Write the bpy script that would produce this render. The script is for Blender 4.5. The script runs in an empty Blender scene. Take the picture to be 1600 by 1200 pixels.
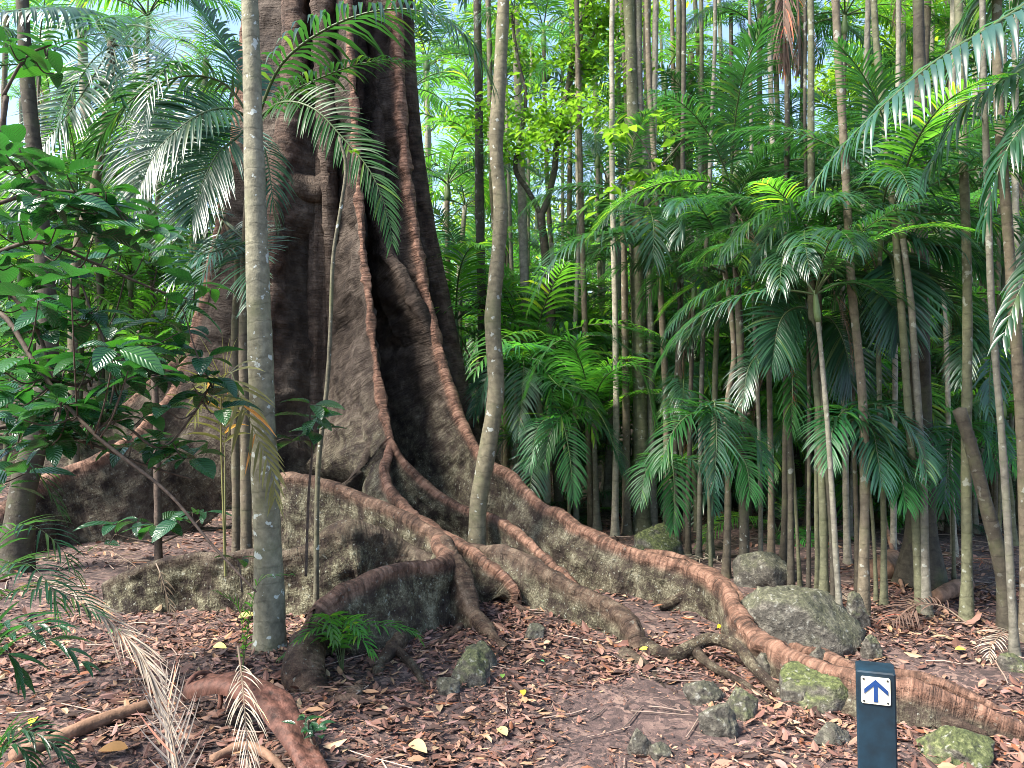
import bpy, math, random
import numpy as np

# ---------------------------------------------------------------- camera, sky, sun, exposure
SC = bpy.context.scene
COL = SC.collection
R = math.radians
CAMH, F = 1.6, 1256.0
cam_d = bpy.data.cameras.new('camera'); cam = bpy.data.objects.new('camera', cam_d); COL.objects.link(cam)
cam.location = (0, 0, CAMH); cam.rotation_euler = (R(90), 0, 0)
cam_d.sensor_width = 36.0; cam_d.lens = 36.0 * F / 1600.0
cam_d.clip_start = 0.05; cam_d.clip_end = 2000
SC.camera = cam
W = bpy.data.worlds.new('World'); SC.world = W; W.use_nodes = True
SUN_EL, SUN_AZ = R(51), R(-116)            # azimuth measured from +Y (straight ahead) towards +X
_n = W.node_tree.nodes; _l = W.node_tree.links
sky = _n.new('ShaderNodeTexSky'); sky.sky_type = 'NISHITA'; sky.sun_disc = False
sky.sun_elevation = SUN_EL; sky.sun_rotation = SUN_AZ; sky.dust_density = 1.7; sky.air_density = 1.0; sky.ozone_density = 1.0
_n['Background'].inputs[1].default_value = 0.125
_l.new(sky.outputs[0], _n['Background'].inputs[0])
sl = bpy.data.lights.new('sun', 'SUN'); sl.energy = 3.9; sl.angle = R(16); sl.color = (1, .94, .84)
sun = bpy.data.objects.new('sun', sl); COL.objects.link(sun)
sun.rotation_euler = (R(90) - SUN_EL, 0, math.pi - SUN_AZ)
SC.view_settings.view_transform = 'Standard'; SC.view_settings.look = 'None'
SC.view_settings.exposure = 1.78; SC.view_settings.gamma = 1.0
SC.cycles.max_bounces = 10; SC.cycles.diffuse_bounces = 7; SC.cycles.glossy_bounces = 2
SC.cycles.transmission_bounces = 8; SC.cycles.use_denoising = True
SC.cycles.sample_clamp_indirect = 6.0; SC.cycles.filter_width = 0.9
SC.cycles.caustics_reflective = False; SC.cycles.caustics_refractive = False

rng = np.random.default_rng(7); random.seed(7)

# ---------------------------------------------------------------- helpers
def P(px, py, y):
    return np.array([(px - 800) / F * y, y, CAMH - (py - 600) / F * y])
def nrm(v):
    v = np.asarray(v, float); return v / np.maximum(np.linalg.norm(v, axis=-1, keepdims=True), 1e-9)
def vnoise(p, seed=0):
    p = np.asarray(p, float); i = np.floor(p).astype(np.int64); f = p - i; f = f * f * (3 - 2 * f)
    def h(a, b, c):
        n = (a * 374761393 + b * 668265263 + c * 2147483647 + seed * 1442695041) & 0x7fffffff
        n = ((n ^ (n >> 13)) * 1274126177) & 0x7fffffff
        n = (n ^ (n >> 16)) * 1103515245 & 0x7fffffff
        return n / 0x3fffffff - 1.0
    x, y, z = i[..., 0], i[..., 1], i[..., 2]; r = 0
    for a in (0, 1):
        for b in (0, 1):
            for c in (0, 1):
                w = (f[..., 0] if a else 1 - f[..., 0]) * (f[..., 1] if b else 1 - f[..., 1]) * (f[..., 2] if c else 1 - f[..., 2])
                r = r + w * h(x + a, y + b, z + c)
    return r
def fbm(p, seed=0, o=4):
    p = np.asarray(p, float); r = 0; a = 1.0
    for k in range(o):
        r = r + a * vnoise(p * 2 ** k + 17.3 * k, seed + k); a *= .5
    return r
def sst(a, b, x):
    t = np.clip((np.asarray(x, float) - a) / (b - a), 0, 1); return t * t * (3 - 2 * t)
def curve(pts, n, extra=None):
    """Catmull-Rom through pts, resampled evenly by length; extra columns interpolated too."""
    p = np.asarray(pts, float); m = len(p)
    q = np.vstack([2 * p[0] - p[1], p, 2 * p[-1] - p[-2]]); out = []; par = []
    for i in range(m - 1):
        a, b, c, d = q[i:i + 4]
        for t in np.linspace(0, 1, 14, endpoint=False):
            out.append(.5 * ((2 * b) + (c - a) * t + (2 * a - 5 * b + 4 * c - d) * t * t + (3 * b - a - 3 * c + d) * t ** 3)); par.append(i + t)
    out.append(p[-1]); par.append(m - 1); out = np.array(out); par = np.array(par)
    s = np.r_[0, np.cumsum(np.linalg.norm(np.diff(out, axis=0), axis=1))]
    if isinstance(n, float): n = max(6, int(s[-1] / n))
    u = np.linspace(0, s[-1], n)
    res = np.stack([np.interp(u, s, out[:, k]) for k in range(3)], 1)
    if extra is None: return res
    return res, np.interp(np.interp(u, s, par), np.arange(m), np.asarray(extra, float)), u
class MB:
    """collects geometry with per-vertex colour / uv and per-face material slot, builds ONE mesh"""
    def __init__(s): s.v = []; s.f = []; s.c = []; s.uv = []; s.m = []; s.n = 0
    def add(s, V, Fq, col=(1, 1, 1), uv=None, mi=0):
        V = np.asarray(V, float).reshape(-1, 3); Fq = np.asarray(Fq, np.int64)
        col = np.asarray(col, float)
        if col.ndim == 1: col = np.tile(col, (len(V), 1))
        s.v.append(V); s.f.append(Fq + s.n); s.c.append(col)
        s.uv.append(np.zeros((len(V), 2)) if uv is None else np.asarray(uv, float)); s.m.append(np.full(len(Fq), mi, np.int32)); s.n += len(V)
    def mesh(s, name, mats, smooth=True):
        V = np.vstack(s.v); me = bpy.data.meshes.new(name)
        Fs = np.vstack(s.f); nf = len(Fs)
        tri = Fs[:, 2] == Fs[:, 3]
        me.vertices.add(len(V)); me.vertices.foreach_set('co', V.astype(np.float32).ravel())
        if tri.any():
            me.clear_geometry()
            me.from_pydata(V.tolist(), [], [list(f[:3]) if t else list(f) for f, t in zip(Fs.tolist(), tri)])
        else:
            me.loops.add(nf * 4); me.loops.foreach_set('vertex_index', Fs.astype(np.int32).ravel())
            me.polygons.add(nf); me.polygons.foreach_set('loop_start', np.arange(0, nf * 4, 4, dtype=np.int32))
            me.update(calc_edges=True)
        for m in (mats if isinstance(mats, (list, tuple)) else [mats]): me.materials.append(m)
        me.polygons.foreach_set('material_index', np.concatenate(s.m))
        me.polygons.foreach_set('use_smooth', np.full(nf, smooth))
        li = np.empty(len(me.loops), np.int32); me.loops.foreach_get('vertex_index', li)
        UV = np.vstack(s.uv); u = me.uv_layers.new(name='UVMap'); u.data.foreach_set('uv', UV[li].astype(np.float32).ravel())
        C = np.vstack(s.c); a = me.color_attributes.new('tint', 'FLOAT_COLOR', 'POINT')
        a.data.foreach_set('color', np.hstack([C, np.ones((len(C), 1))]).astype(np.float32).ravel())
        me.update(); return me
    def build(s, name, mats, parent=None, smooth=True, loc=None):
        o = bpy.data.objects.new(name, s.mesh(name, mats, smooth)); COL.objects.link(o)
        if loc is not None:
            o.location = loc
        if parent: o.parent = parent
        return o
def tag(o, label=None, cat=None, group=None, kind=None):
    if label: o['label'] = label
    if cat: o['category'] = cat
    if group: o['group'] = group
    if kind: o['kind'] = kind
    return o
def empty(name, loc, label, cat, group=None):
    o = bpy.data.objects.new(name, None); COL.objects.link(o); o.location = loc; o.empty_display_size = .1
    return tag(o, label, cat, group)
def tube(mb, pts, rad, seg=8, col=(1, 1, 1), mi=0, wob=0.0, seed=0, cap=True):
    p = np.asarray(pts, float); n = len(p); rad = np.broadcast_to(np.asarray(rad, float), (n,))
    T = nrm(np.gradient(p, axis=0)); ref = np.array([1., 0, 0]) if abs(T[:, 2]).mean() > .7 else np.array([0, 0, 1.])
    A = nrm(np.cross(T, ref)); B = np.cross(T, A)
    th = np.linspace(0, 2 * math.pi, seg, endpoint=False)
    rr = rad[:, None] * np.ones(seg)[None]
    ring = A[:, None] * np.cos(th)[None, :, None] + B[:, None] * np.sin(th)[None, :, None]
    if wob: rr = rr * (1 + wob * fbm((p[:, None] + ring * .5 * rad[:, None, None]) * (.35 / max(rad.mean(), .004)), seed, 3))
    V = p[:, None] + ring * rr[..., None]
    s = np.r_[0, np.cumsum(np.linalg.norm(np.diff(p, axis=0), axis=1))]
    uv = np.stack([np.tile(th / 6.283, (n, 1)), np.tile(s[:, None], (1, seg))], -1).reshape(-1, 2)
    i, j = np.meshgrid(np.arange(n - 1), np.arange(seg), indexing='ij'); k = (j + 1) % seg
    Fq = np.stack([i * seg + j, i * seg + k, (i + 1) * seg + k, (i + 1) * seg + j], -1).reshape(-1, 4)
    V = V.reshape(-1, 3); c = np.asarray(col, float)
    if c.ndim == 2: c = np.repeat(c, seg, 0)
    if cap:
        V = np.vstack([V, p[-1] + T[-1] * rad[-1] * .4, p[0] - T[0] * rad[0] * .4]); uv = np.vstack([uv, uv[-1:], uv[:1]])
        if c.ndim == 2: c = np.vstack([c, c[-1:], c[:1]])
        j = np.arange(seg); k = (j + 1) % seg; b = (n - 1) * seg
        Fc = np.stack([b + j, b + k, np.full(seg, n * seg), np.full(seg, n * seg)], 1)
        Fd = np.stack([k, j, np.full(seg, n * seg + 1), np.full(seg, n * seg + 1)], 1)
        # caps as degenerate-free quads: use pairs of rim verts
        Fq = np.vstack([Fq, Fc, Fd])
    mb.add(V, Fq, c, uv, mi)
def leaves(mb, base, d, up, L, Wd, K=4, droop=.4, fold=.25, col=(1, 1, 1), shape=None, mi=0, curl=None):
    """batch of broad leaves: midrib strip of K segments, three verts across"""
    base = np.atleast_2d(base).astype(float); M = len(base); d = nrm(np.broadcast_to(d, (M, 3))); up = np.broadcast_to(up, (M, 3))
    L = np.broadcast_to(L, (M,)).astype(float); Wd = np.broadcast_to(Wd, (M,)).astype(float); droop = np.broadcast_to(droop, (M,))
    if shape is None: shape = np.sin(np.linspace(0.0, 1, K + 1) ** .8 * math.pi) ** .8; 
    shape = np.array(shape); shape[0] = max(shape[0], .06); shape[-1] = .02
    side = nrm(np.cross(d, up)); c0 = base.copy(); dd = d.copy(); rows = []
    for k in range(K + 1):
        n = np.cross(side, dd); w = (Wd * shape[k] * .5)[:, None]
        lift = n * w * fold
        rows.append(np.stack([c0 - side * w + lift, c0, c0 + side * w + lift], 1))
        c0 = c0 + dd * (L / K)[:, None]
        g = np.array([0, 0, -1.0]) if curl is None else curl
        dd = nrm(dd + g * (droop / K)[:, None])
    V = np.stack(rows, 1).reshape(M, -1, 3)                      # M,(K+1)*3,3
    f = []
    for k in range(K):
        a = k * 3; f += [[a, a + 1, a + 4, a + 3], [a + 1, a + 2, a + 5, a + 4]]
    f = np.array(f); Fq = (f[None] + (np.arange(M) * (K + 1) * 3)[:, None, None]).reshape(-1, 4)
    uv = np.array([[u, k / K] for k in range(K + 1) for u in (0, .5, 1)]); uv = np.tile(uv, (M, 1))
    col = np.asarray(col, float)
    if col.ndim == 2: col = np.repeat(col, (K + 1) * 3, 0)
    mb.add(V.reshape(-1, 3), Fq, col, uv, mi)

# ---------------------------------------------------------------- materials
def mat(name):
    m = bpy.data.materials.new(name); m.use_nodes = True; nt = m.node_tree
    return m, nt, nt.nodes, nt.links, nt.nodes['Principled BSDF']
def node(nt, t, **k):
    n = nt.nodes.new(t)
    for a, b in k.items():
        if a.startswith('i_'): n.inputs[int(a[2:]) if a[2:].isdigit() else a[2:]].default_value = b
        else: setattr(n, a, b)
    return n
def noise(nt, vec, scale, detail=4, rough=.6, dist=0):
    n = node(nt, 'ShaderNodeTexNoise'); n.inputs['Scale'].default_value = scale; n.inputs['Detail'].default_value = detail
    n.inputs['Roughness'].default_value = rough; n.inputs['Distortion'].default_value = dist
    if vec is not None: nt.links.new(vec, n.inputs['Vector'])
    return n.outputs['Fac']
def ramp(nt, fac, stops):
    r = node(nt, 'ShaderNodeValToRGB'); e = r.color_ramp.elements
    while len(e) < len(stops): e.new(.5)
    for k, (p, c) in enumerate(stops):
        e[k].position = p; e[k].color = (*c, 1) if len(c) == 3 else c
    nt.links.new(fac, r.inputs[0]); return r.outputs[0]
def mixc(nt, fac, a, b, bt='MIX'):
    m = node(nt, 'ShaderNodeMix', data_type='RGBA', blend_type=bt)
    for s, v in ((0, fac), (6, a), (7, b)):
        if hasattr(v, 'is_linked') or hasattr(v, 'links'): nt.links.new(v, m.inputs[s])
        else: m.inputs[s].default_value = (*v, 1) if isinstance(v, tuple) and len(v) == 3 else v
    return m.outputs[2]
def mth(nt, op, a, b=0.0):
    m = node(nt, 'ShaderNodeMath', operation=op)
    for s, v in ((0, a), (1, b)):
        if hasattr(v, 'links'): nt.links.new(v, m.inputs[s])
        else: m.inputs[s].default_value = v
    return m.outputs[0]
def mapping(nt, vec, sc):
    m = node(nt, 'ShaderNodeMapping'); m.inputs['Scale'].default_value = sc; nt.links.new(vec, m.inputs[0]); return m.outputs[0]
def bump(nt, bsdf, h, strength, dist):
    b = node(nt, 'ShaderNodeBump'); b.inputs['Strength'].default_value = strength; b.inputs['Distance'].default_value = dist
    nt.links.new(h, b.inputs['Height']); nt.links.new(b.outputs[0], bsdf.inputs['Normal'])
GREY = lambda v: (v, v, v)

def leaf_mat(name, top, trans, tf=.35, rough=.35, spec=.5, veins=0.0, vary=.5):
    m, nt, N, L, b = mat(name)
    at = node(nt, 'ShaderNodeVertexColor', layer_name='tint'); oi = node(nt, 'ShaderNodeObjectInfo'); tc = node(nt, 'ShaderNodeTexCoord')
    n = noise(nt, tc.outputs['Object'], 3.0, 3)
    k = mth(nt, 'ADD', mth(nt, 'MULTIPLY', oi.outputs['Random'], vary), mth(nt, 'ADD', mth(nt, 'MULTIPLY', n, vary), 1 - vary))
    c = mixc(nt, 1.0, top, at.outputs[0], 'MULTIPLY')
    hs = node(nt, 'ShaderNodeHueSaturation'); L.new(k, hs.inputs['Value']); L.new(c, hs.inputs['Color'])
    L.new(mth(nt, 'ADD', mth(nt, 'MULTIPLY', oi.outputs['Random'], .05), .475), hs.inputs['Hue'])
    L.new(hs.outputs[0], b.inputs['Base Color'])
    b.inputs['Roughness'].default_value = rough; b.inputs['Specular IOR Level'].default_value = spec
    tr = node(nt, 'ShaderNodeBsdfTranslucent'); c2 = mixc(nt, 1.0, trans, at.outputs[0], 'MULTIPLY')
    hs2 = node(nt, 'ShaderNodeHueSaturation'); L.new(k, hs2.inputs['Value']); L.new(c2, hs2.inputs['Color']); L.new(hs2.outputs[0], tr.inputs[0])
    mx = node(nt, 'ShaderNodeMixShader'); mx.inputs[0].default_value = tf
    L.new(b.outputs[0], mx.inputs[1]); L.new(tr.outputs[0], mx.inputs[2]); L.new(mx.outputs[0], N['Material Output'].inputs[0])
    if veins:
        uv = node(nt, 'ShaderNodeUVMap'); sp = node(nt, 'ShaderNodeSeparateXYZ'); L.new(uv.outputs[0], sp.inputs[0])
        au = mth(nt, 'ABSOLUTE', mth(nt, 'SUBTRACT', sp.outputs[0], .5))
        ph = mth(nt, 'SUBTRACT', mth(nt, 'MULTIPLY', sp.outputs[1], 60), mth(nt, 'MULTIPLY', au, 26))
        bump(nt, b, mth(nt, 'SINE', ph), veins, .004)
    return m
M = {}
M['frond'] = leaf_mat('frond_green', (.020, .066, .034), (.07, .27, .035), .28, .32, .85)
M['frond_light'] = leaf_mat('frond_light_green', (.045, .15, .03), (.20, .58, .04), .42, .4, .4)
M['frond_dead'] = leaf_mat('frond_dead_brown', (.15, .105, .075), (.14, .09, .055), .15, .8, .2)
M['frond_bleached'] = leaf_mat('frond_bleached', (.33, .275, .22), (.2, .17, .12), .15, .6, .3)
M['frond_yellow'] = leaf_mat('frond_yellowing', (.30, .30, .10), (.45, .45, .10), .3, .5, .3)
M['broad'] = leaf_mat('broad_leaf', (.022, .078, .036), (.05, .25, .03), .26, .25, .7, veins=.5)
M['tree_leaf'] = leaf_mat('tree_leaf', (.06, .14, .02), (.26, .52, .04), .5, .45, .4)
M['far_leaf'] = leaf_mat('far_leaf', (.11, .22, .025), (.42, .72, .05), .5, .5, .3)
M['litter'] = leaf_mat('fallen_leaf', (1, 1, 1), (.25, .16, .10), .06, .62, .35, vary=.45)

def rachis_mat():
    m, nt, N, L, b = mat('rachis'); at = node(nt, 'ShaderNodeVertexColor', layer_name='tint'); L.new(at.outputs[0], b.inputs['Base Color'])
    b.inputs['Roughness'].default_value = .5; return m
M['rachis'] = rachis_mat()

def fig_mat():
    m, nt, N, L, b = mat('fig_bark')
    uv = node(nt, 'ShaderNodeUVMap').outputs[0]; geo = node(nt, 'ShaderNodeNewGeometry'); pos = geo.outputs['Position']
    at = node(nt, 'ShaderNodeVertexColor', layer_name='tint'); sp = node(nt, 'ShaderNodeSeparateColor'); L.new(at.outputs[0], sp.inputs[0])
    rim, moss = sp.outputs[0], sp.outputs[1]
    big = noise(nt, pos, 1.7, 4); med = noise(nt, pos, 9, 5); fine = noise(nt, pos, 70, 4, .8)
    wr = noise(nt, mapping(nt, uv, (5, 34, 1)), 1.0, 4, .6, .6)       # wrinkles across the ridge
    wr2 = noise(nt, mapping(nt, uv, (30, 6, 1)), 1.0, 3)
    wall = ramp(nt, mth(nt, 'ADD', mth(nt, 'MULTIPLY', big, .5), mth(nt, 'MULTIPLY', med, .5)), [(.36, (.013, .009, .007)), (.5, (.050, .037, .028)), (.64, (.125, .100, .080))])
    wall = mixc(nt, mth(nt, 'MULTIPLY', wr, .55), wall, mixc(nt, .5, wall, (.03, .02, .016)), 'MIX')
    mf = mth(nt, 'MULTIPLY', moss, ramp(nt, mth(nt, 'ADD', mth(nt, 'MULTIPLY', med, .6), mth(nt, 'MULTIPLY', fine, .4)), [(.44, GREY(0)), (.60, GREY(.85))]))
    mossc = ramp(nt, mth(nt, 'ADD', mth(nt, 'MULTIPLY', fine, .6), mth(nt, 'MULTIPLY', med, .4)), [(.38, (.035, .034, .018)), (.5, (.115, .110, .060)), (.62, (.27, .255, .18))])
    wall = mixc(nt, mf, wall, mossc)
    red = ramp(nt, mth(nt, 'ADD', mth(nt, 'MULTIPLY', wr, .6), mth(nt, 'MULTIPLY', med, .4)), [(.36, (.055, .027, .018)), (.48, (.165, .086, .058)), (.62, (.31, .18, .125))])
    col = mixc(nt, mth(nt, 'MULTIPLY', rim, ramp(nt, mth(nt, 'ADD', mth(nt, 'MULTIPLY', med, .6), mth(nt, 'MULTIPLY', fine, .4)), [(.36, GREY(.25)), (.54, GREY(1))])), wall, red)
    lich = ramp(nt, noise(nt, pos, 38, 2, .5), [(.66, GREY(0)), (.70, GREY(1))])
    col = mixc(nt, mth(nt, 'MULTIPLY', mth(nt, 'MULTIPLY', lich, moss), .55), col, (.36, .37, .31))
    L.new(col, b.inputs['Base Color']); b.inputs['Roughness'].default_value = .82; b.inputs['Specular IOR Level'].default_value = .25
    h = mth(nt, 'ADD', mth(nt, 'MULTIPLY', wr, .7), mth(nt, 'ADD', mth(nt, 'MULTIPLY', fine, .25), mth(nt, 'ADD', mth(nt, 'MULTIPLY', med, .9), mth(nt, 'MULTIPLY', wr2, .35))))
    bump(nt, b, h, 1.0, .045)
    return m
M['fig'] = fig_mat()

def trunk_mat():
    m, nt, N, L, b = mat('palm_bark')
    tc = node(nt, 'ShaderNodeTexCoord').outputs['Object']; uv = node(nt, 'ShaderNodeUVMap').outputs[0]; oi = node(nt, 'ShaderNodeObjectInfo')
    big = noise(nt, tc, 4, 4); med = noise(nt, tc, 22, 4); fine = noise(nt, tc, 90, 2)
    sp = node(nt, 'ShaderNodeSeparateXYZ'); L.new(uv, sp.inputs[0])
    v = mth(nt, 'ADD', sp.outputs[1], mth(nt, 'MULTIPLY', mth(nt, 'SUBTRACT', big, .5), .16))
    ring = mth(nt, 'PINGPONG', mth(nt, 'MULTIPLY', v, 9.0), .5)
    ringl = ramp(nt, ring, [(.0, GREY(.62)), (.08, GREY(1)), (1, GREY(1))])
    base = mixc(nt, 1.0, oi.outputs['Color'], ramp(nt, mth(nt, 'ADD', mth(nt, 'MULTIPLY', med, .6), mth(nt, 'MULTIPLY', big, .4)), [(.3, GREY(.45)), (.5, GREY(.95)), (.68, GREY(1.5))]), 'MULTIPLY')
    base = mixc(nt, .6, base, ringl, 'MULTIPLY')
    base = mixc(nt, ramp(nt, big, [(.50, GREY(0)), (.68, GREY(.55))]), base, (.085, .10, .04))
    lich = ramp(nt, noise(nt, tc, 17, 3, .5), [(.635, GREY(0)), (.665, GREY(1))])
    base = mixc(nt, mth(nt, 'MULTIPLY', lich, oi.outputs['Alpha']), base, (.47, .50, .45))
    L.new(base, b.inputs['Base Color']); b.inputs['Roughness'].default_value = .8; b.inputs['Specular IOR Level'].default_value = .25
    h = mth(nt, 'ADD', mth(nt, 'MULTIPLY', ringl, .22), mth(nt, 'ADD', mth(nt, 'MULTIPLY', med, .5), mth(nt, 'MULTIPLY', fine, .2)))
    bump(nt, b, h, .7, .015)
    return m
M['trunk'] = trunk_mat()

def simple(name, c, rough=.7, scale=20, amt=.5, bs=.4, bd=.01, spec=.3, streak=(1, 1, 1)):
    m, nt, N, L, b = mat(name); tc = node(nt, 'ShaderNodeTexCoord').outputs['Object']
    n = noise(nt, mapping(nt, tc, streak), scale, 5)
    L.new(mixc(nt, 1.0, c, ramp(nt, n, [(.3, GREY(1 - amt)), (.7, GREY(1 + amt))]), 'MULTIPLY'), b.inputs['Base Color'])
    b.inputs['Roughness'].default_value = rough; b.inputs['Specular IOR Level'].default_value = spec
    bump(nt, b, n, bs, bd); return m
M['twig'] = simple('twig_bark', (.085, .062, .048), .8, 40, .5)
M['shaft'] = simple('crown_shaft_green', (.11, .16, .06), .45, 6, .4, .2, .004, .4, (1, 1, .2))
M['sheath'] = simple('dry_sheath', (.095, .042, .030), .65, 26, .75, .9, .015, .3, (1, 1, .3))
M['log'] = simple('dead_wood', (.20, .12, .08), .85, 14, .55, .6, .02, .2)

def rock_mat():
    m, nt, N, L, b = mat('mossy_rock'); tc = node(nt, 'ShaderNodeTexCoord').outputs['Object']; oi = node(nt, 'ShaderNodeObjectInfo')
    big = noise(nt, tc, 5, 5); fine = noise(nt, tc, 45, 4, .7); mid = noise(nt, tc, 16, 4)
    stone = ramp(nt, mth(nt, 'ADD', mth(nt, 'MULTIPLY', mid, .5), mth(nt, 'MULTIPLY', fine, .5)), [(.32, (.016, .014, .011)), (.5, (.060, .054, .043)), (.64, (.17, .155, .125))])
    geo = node(nt, 'ShaderNodeNewGeometry'); s = node(nt, 'ShaderNodeSeparateXYZ'); L.new(geo.outputs['Normal'], s.inputs[0])
    up = mth(nt, 'MULTIPLY', ramp(nt, mth(nt, 'ADD', mth(nt, 'MULTIPLY', s.outputs[2], .35), mth(nt, 'MULTIPLY', big, .6)), [(.36, GREY(0)), (.52, GREY(1))]), mth(nt, 'ADD', oi.outputs['Alpha'], .02))
    mossc = ramp(nt, fine, [(.35, (.020, .026, .007)), (.55, (.075, .092, .026)), (.68, (.17, .18, .075))])
    col = mixc(nt, up, stone, mossc)
    lich = ramp(nt, noise(nt, tc, 26, 4, .6), [(.60, GREY(0)), (.68, GREY(.7))]); col = mixc(nt, lich, col, (.27, .27, .235))
    L.new(col, b.inputs['Base Color']); b.inputs['Roughness'].default_value = .85
    bump(nt, b, mth(nt, 'ADD', mth(nt, 'MULTIPLY', mid, .7), mth(nt, 'MULTIPLY', fine, .4)), .9, .03); return m
M['rock'] = rock_mat()

def ground_mat():
    m, nt, N, L, b = mat('forest_soil'); pos = node(nt, 'ShaderNodeNewGeometry').outputs['Position']
    big = noise(nt, pos, 1.1, 4); med = noise(nt, pos, 14, 5, .7); vo = node(nt, 'ShaderNodeTexVoronoi'); vo.inputs['Scale'].default_value = 26
    w = node(nt, 'ShaderNodeVectorMath', operation='ADD'); L.new(pos, w.inputs[0])
    nn = node(nt, 'ShaderNodeTexNoise'); nn.inputs['Scale'].default_value = 7; L.new(pos, nn.inputs['Vector'])
    sc = node(nt, 'ShaderNodeVectorMath', operation='SCALE'); sc.inputs['Scale'].default_value = .35; L.new(nn.outputs['Color'], sc.inputs[0]); L.new(sc.outputs[0], w.inputs[1])
    L.new(w.outputs[0], vo.inputs['Vector'])
    sp = node(nt, 'ShaderNodeSeparateColor'); L.new(vo.outputs['Color'], sp.inputs[0])
    leafc = ramp(nt, sp.outputs[0], [(0, (.026, .017, .016)), (.45, (.08, .050, .044)), (.8, (.16, .10, .085)), (1, (.25, .165, .13))])
    soil = ramp(nt, med, [(.3, (.020, .013, .012)), (.6, (.062, .040, .037)), (.75, (.11, .072, .062))])
    col = mixc(nt, ramp(nt, big, [(.35, GREY(.35)), (.6, GREY(.9))]), soil, leafc)
    L.new(col, b.inputs['Base Color']); b.inputs['Roughness'].default_value = .9
    bump(nt, b, mth(nt, 'ADD', mth(nt, 'MULTIPLY', sp.outputs[0], .6), med), 1.0, .03); return m
M['ground'] = ground_mat()

# ---------------------------------------------------------------- ground
def G(x, y):
    x = np.asarray(x, float); y = np.asarray(y, float)
    g = 1.15 * sst(3.5, 9, -x) * sst(7.5, 13, y) + .125 * np.maximum(0, y - 12.5) + .06 * np.maximum(0, -x - 9) * sst(4, 10, y)
    p = np.stack([x, y, x * 0], -1)
    near = 1 - sst(10, 20, np.hypot(x, y))
    return g + .05 * fbm(p * .7, 3, 3) * sst(2.5, 4, y) + .018 * fbm(p * 4.5, 5, 3) * near
def onground(px, py, dz=0.0):
    y = 6.0
    for _ in range(30):
        x = (px - 800) / F * y; z = float(G(x, y)); y = .5 * y + .5 * (CAMH - z) * F / max(py - 600, 25)
    return np.array([x, y, float(G(x, y)) + dz])
def axis_grid(lo, hi, flo, fhi, fine, grow=1.18):
    a = list(np.arange(flo, fhi, fine)); s = fine; v = a[-1]
    while v < hi: s *= grow; v += s; a.append(v)
    s = fine; v = a[0]; pre = []
    while v > lo: s *= grow; v -= s; pre.append(v)
    return np.array(pre[::-1] + a)
gx = axis_grid(-220, 220, -6, 6, .045); gy = axis_grid(-120, 260, 2.3, 9.5, .045)
X, Y = np.meshgrid(gx, gy, indexing='ij'); Z = G(X, Y)
nx, ny = X.shape; i, j = np.meshgrid(np.arange(nx - 1), np.arange(ny - 1), indexing='ij')
mb = MB(); mb.add(np.stack([X, Y, Z], -1), np.stack([i * ny + j, (i + 1) * ny + j, (i + 1) * ny + j + 1, i * ny + j + 1], -1).reshape(-1, 4))
tag(mb.build('ground', M['ground']), 'brown forest floor under the palms', kind='structure')

# ---------------------------------------------------------------- fallen leaves (uncountable litter)
def litter_cols(n):
    pal = np.array([[.34, .20, .155], [.25, .135, .105], [.40, .25, .18], [.17, .092, .07], [.075, .046, .038], [.46, .29, .17], [.36, .22, .20], [.52, .40, .26], [.32, .14, .07]])
    pr = np.array([.15, .16, .12, .18, .20, .07, .08, .035, .04]); c = pal[rng.choice(len(pal), n, p=pr / pr.sum())] * np.array([.72, .69, .64])
    return c * rng.uniform(.75, 1.2, (n, 1))
def litter(n, ylo, yhi, pw, smin, smax, xpad=1.08):
    u = rng.random(n) ** pw; y = ylo + (yhi - ylo) * u; x = rng.uniform(-.64 * xpad, .64 * xpad, n) * y
    keep = vnoise(np.stack([x * 1.3, y * 1.3, x * 0], -1), 21) + .5 * vnoise(np.stack([x * 4, y * 4, x * 0], -1), 22) > rng.uniform(-1.1, .6, n) + 1.1 * np.exp(-((x - .55 - .12 * (y - 3)) / .55) ** 2) * (smax > .05) * (1 - sst(4.0, 4.9, y))
    x, y = x[keep], y[keep]; m = len(x)
    z = G(x, y) + rng.uniform(.002, .022, m)
    a = rng.uniform(0, 6.283, m); d = np.stack([np.cos(a), np.sin(a), rng.normal(0, .22, m)], 1)
    up = np.stack([rng.normal(0, .35, m), rng.normal(0, .35, m), np.ones(m)], 1)
    L = rng.uniform(smin, smax, m)
    return np.stack([x, y, z], 1), d, up, L, L * rng.uniform(.28, .55, m), m
mb = MB()
for spec in ((30000, 2.9, 6.2, .85, .024, .08), (9000, 6, 12, .8, .04, .11), (22000, 2.8, 5.5, 1, .008, .03), (1300, 2.9, 6.5, .8, .08, .13)):
    b, d, up, L, Wd, m = litter(*spec); cut = m // 2
    for sl_, fo, dr in ((slice(0, cut), .3, .9), (slice(cut, m), -.35, -.5)):
        leaves(mb, b[sl_], d[sl_], up[sl_], L[sl_], Wd[sl_], 3, rng.uniform(-.3, 1, len(b[sl_])) * dr, fo, litter_cols(len(b[sl_])), [.1, .8, .75, .02])
tag(mb.build('leaf_litter', M['litter'], smooth=False), 'pinkish brown dead leaves littering the forest floor', 'leaf litter', kind='stuff')
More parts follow.
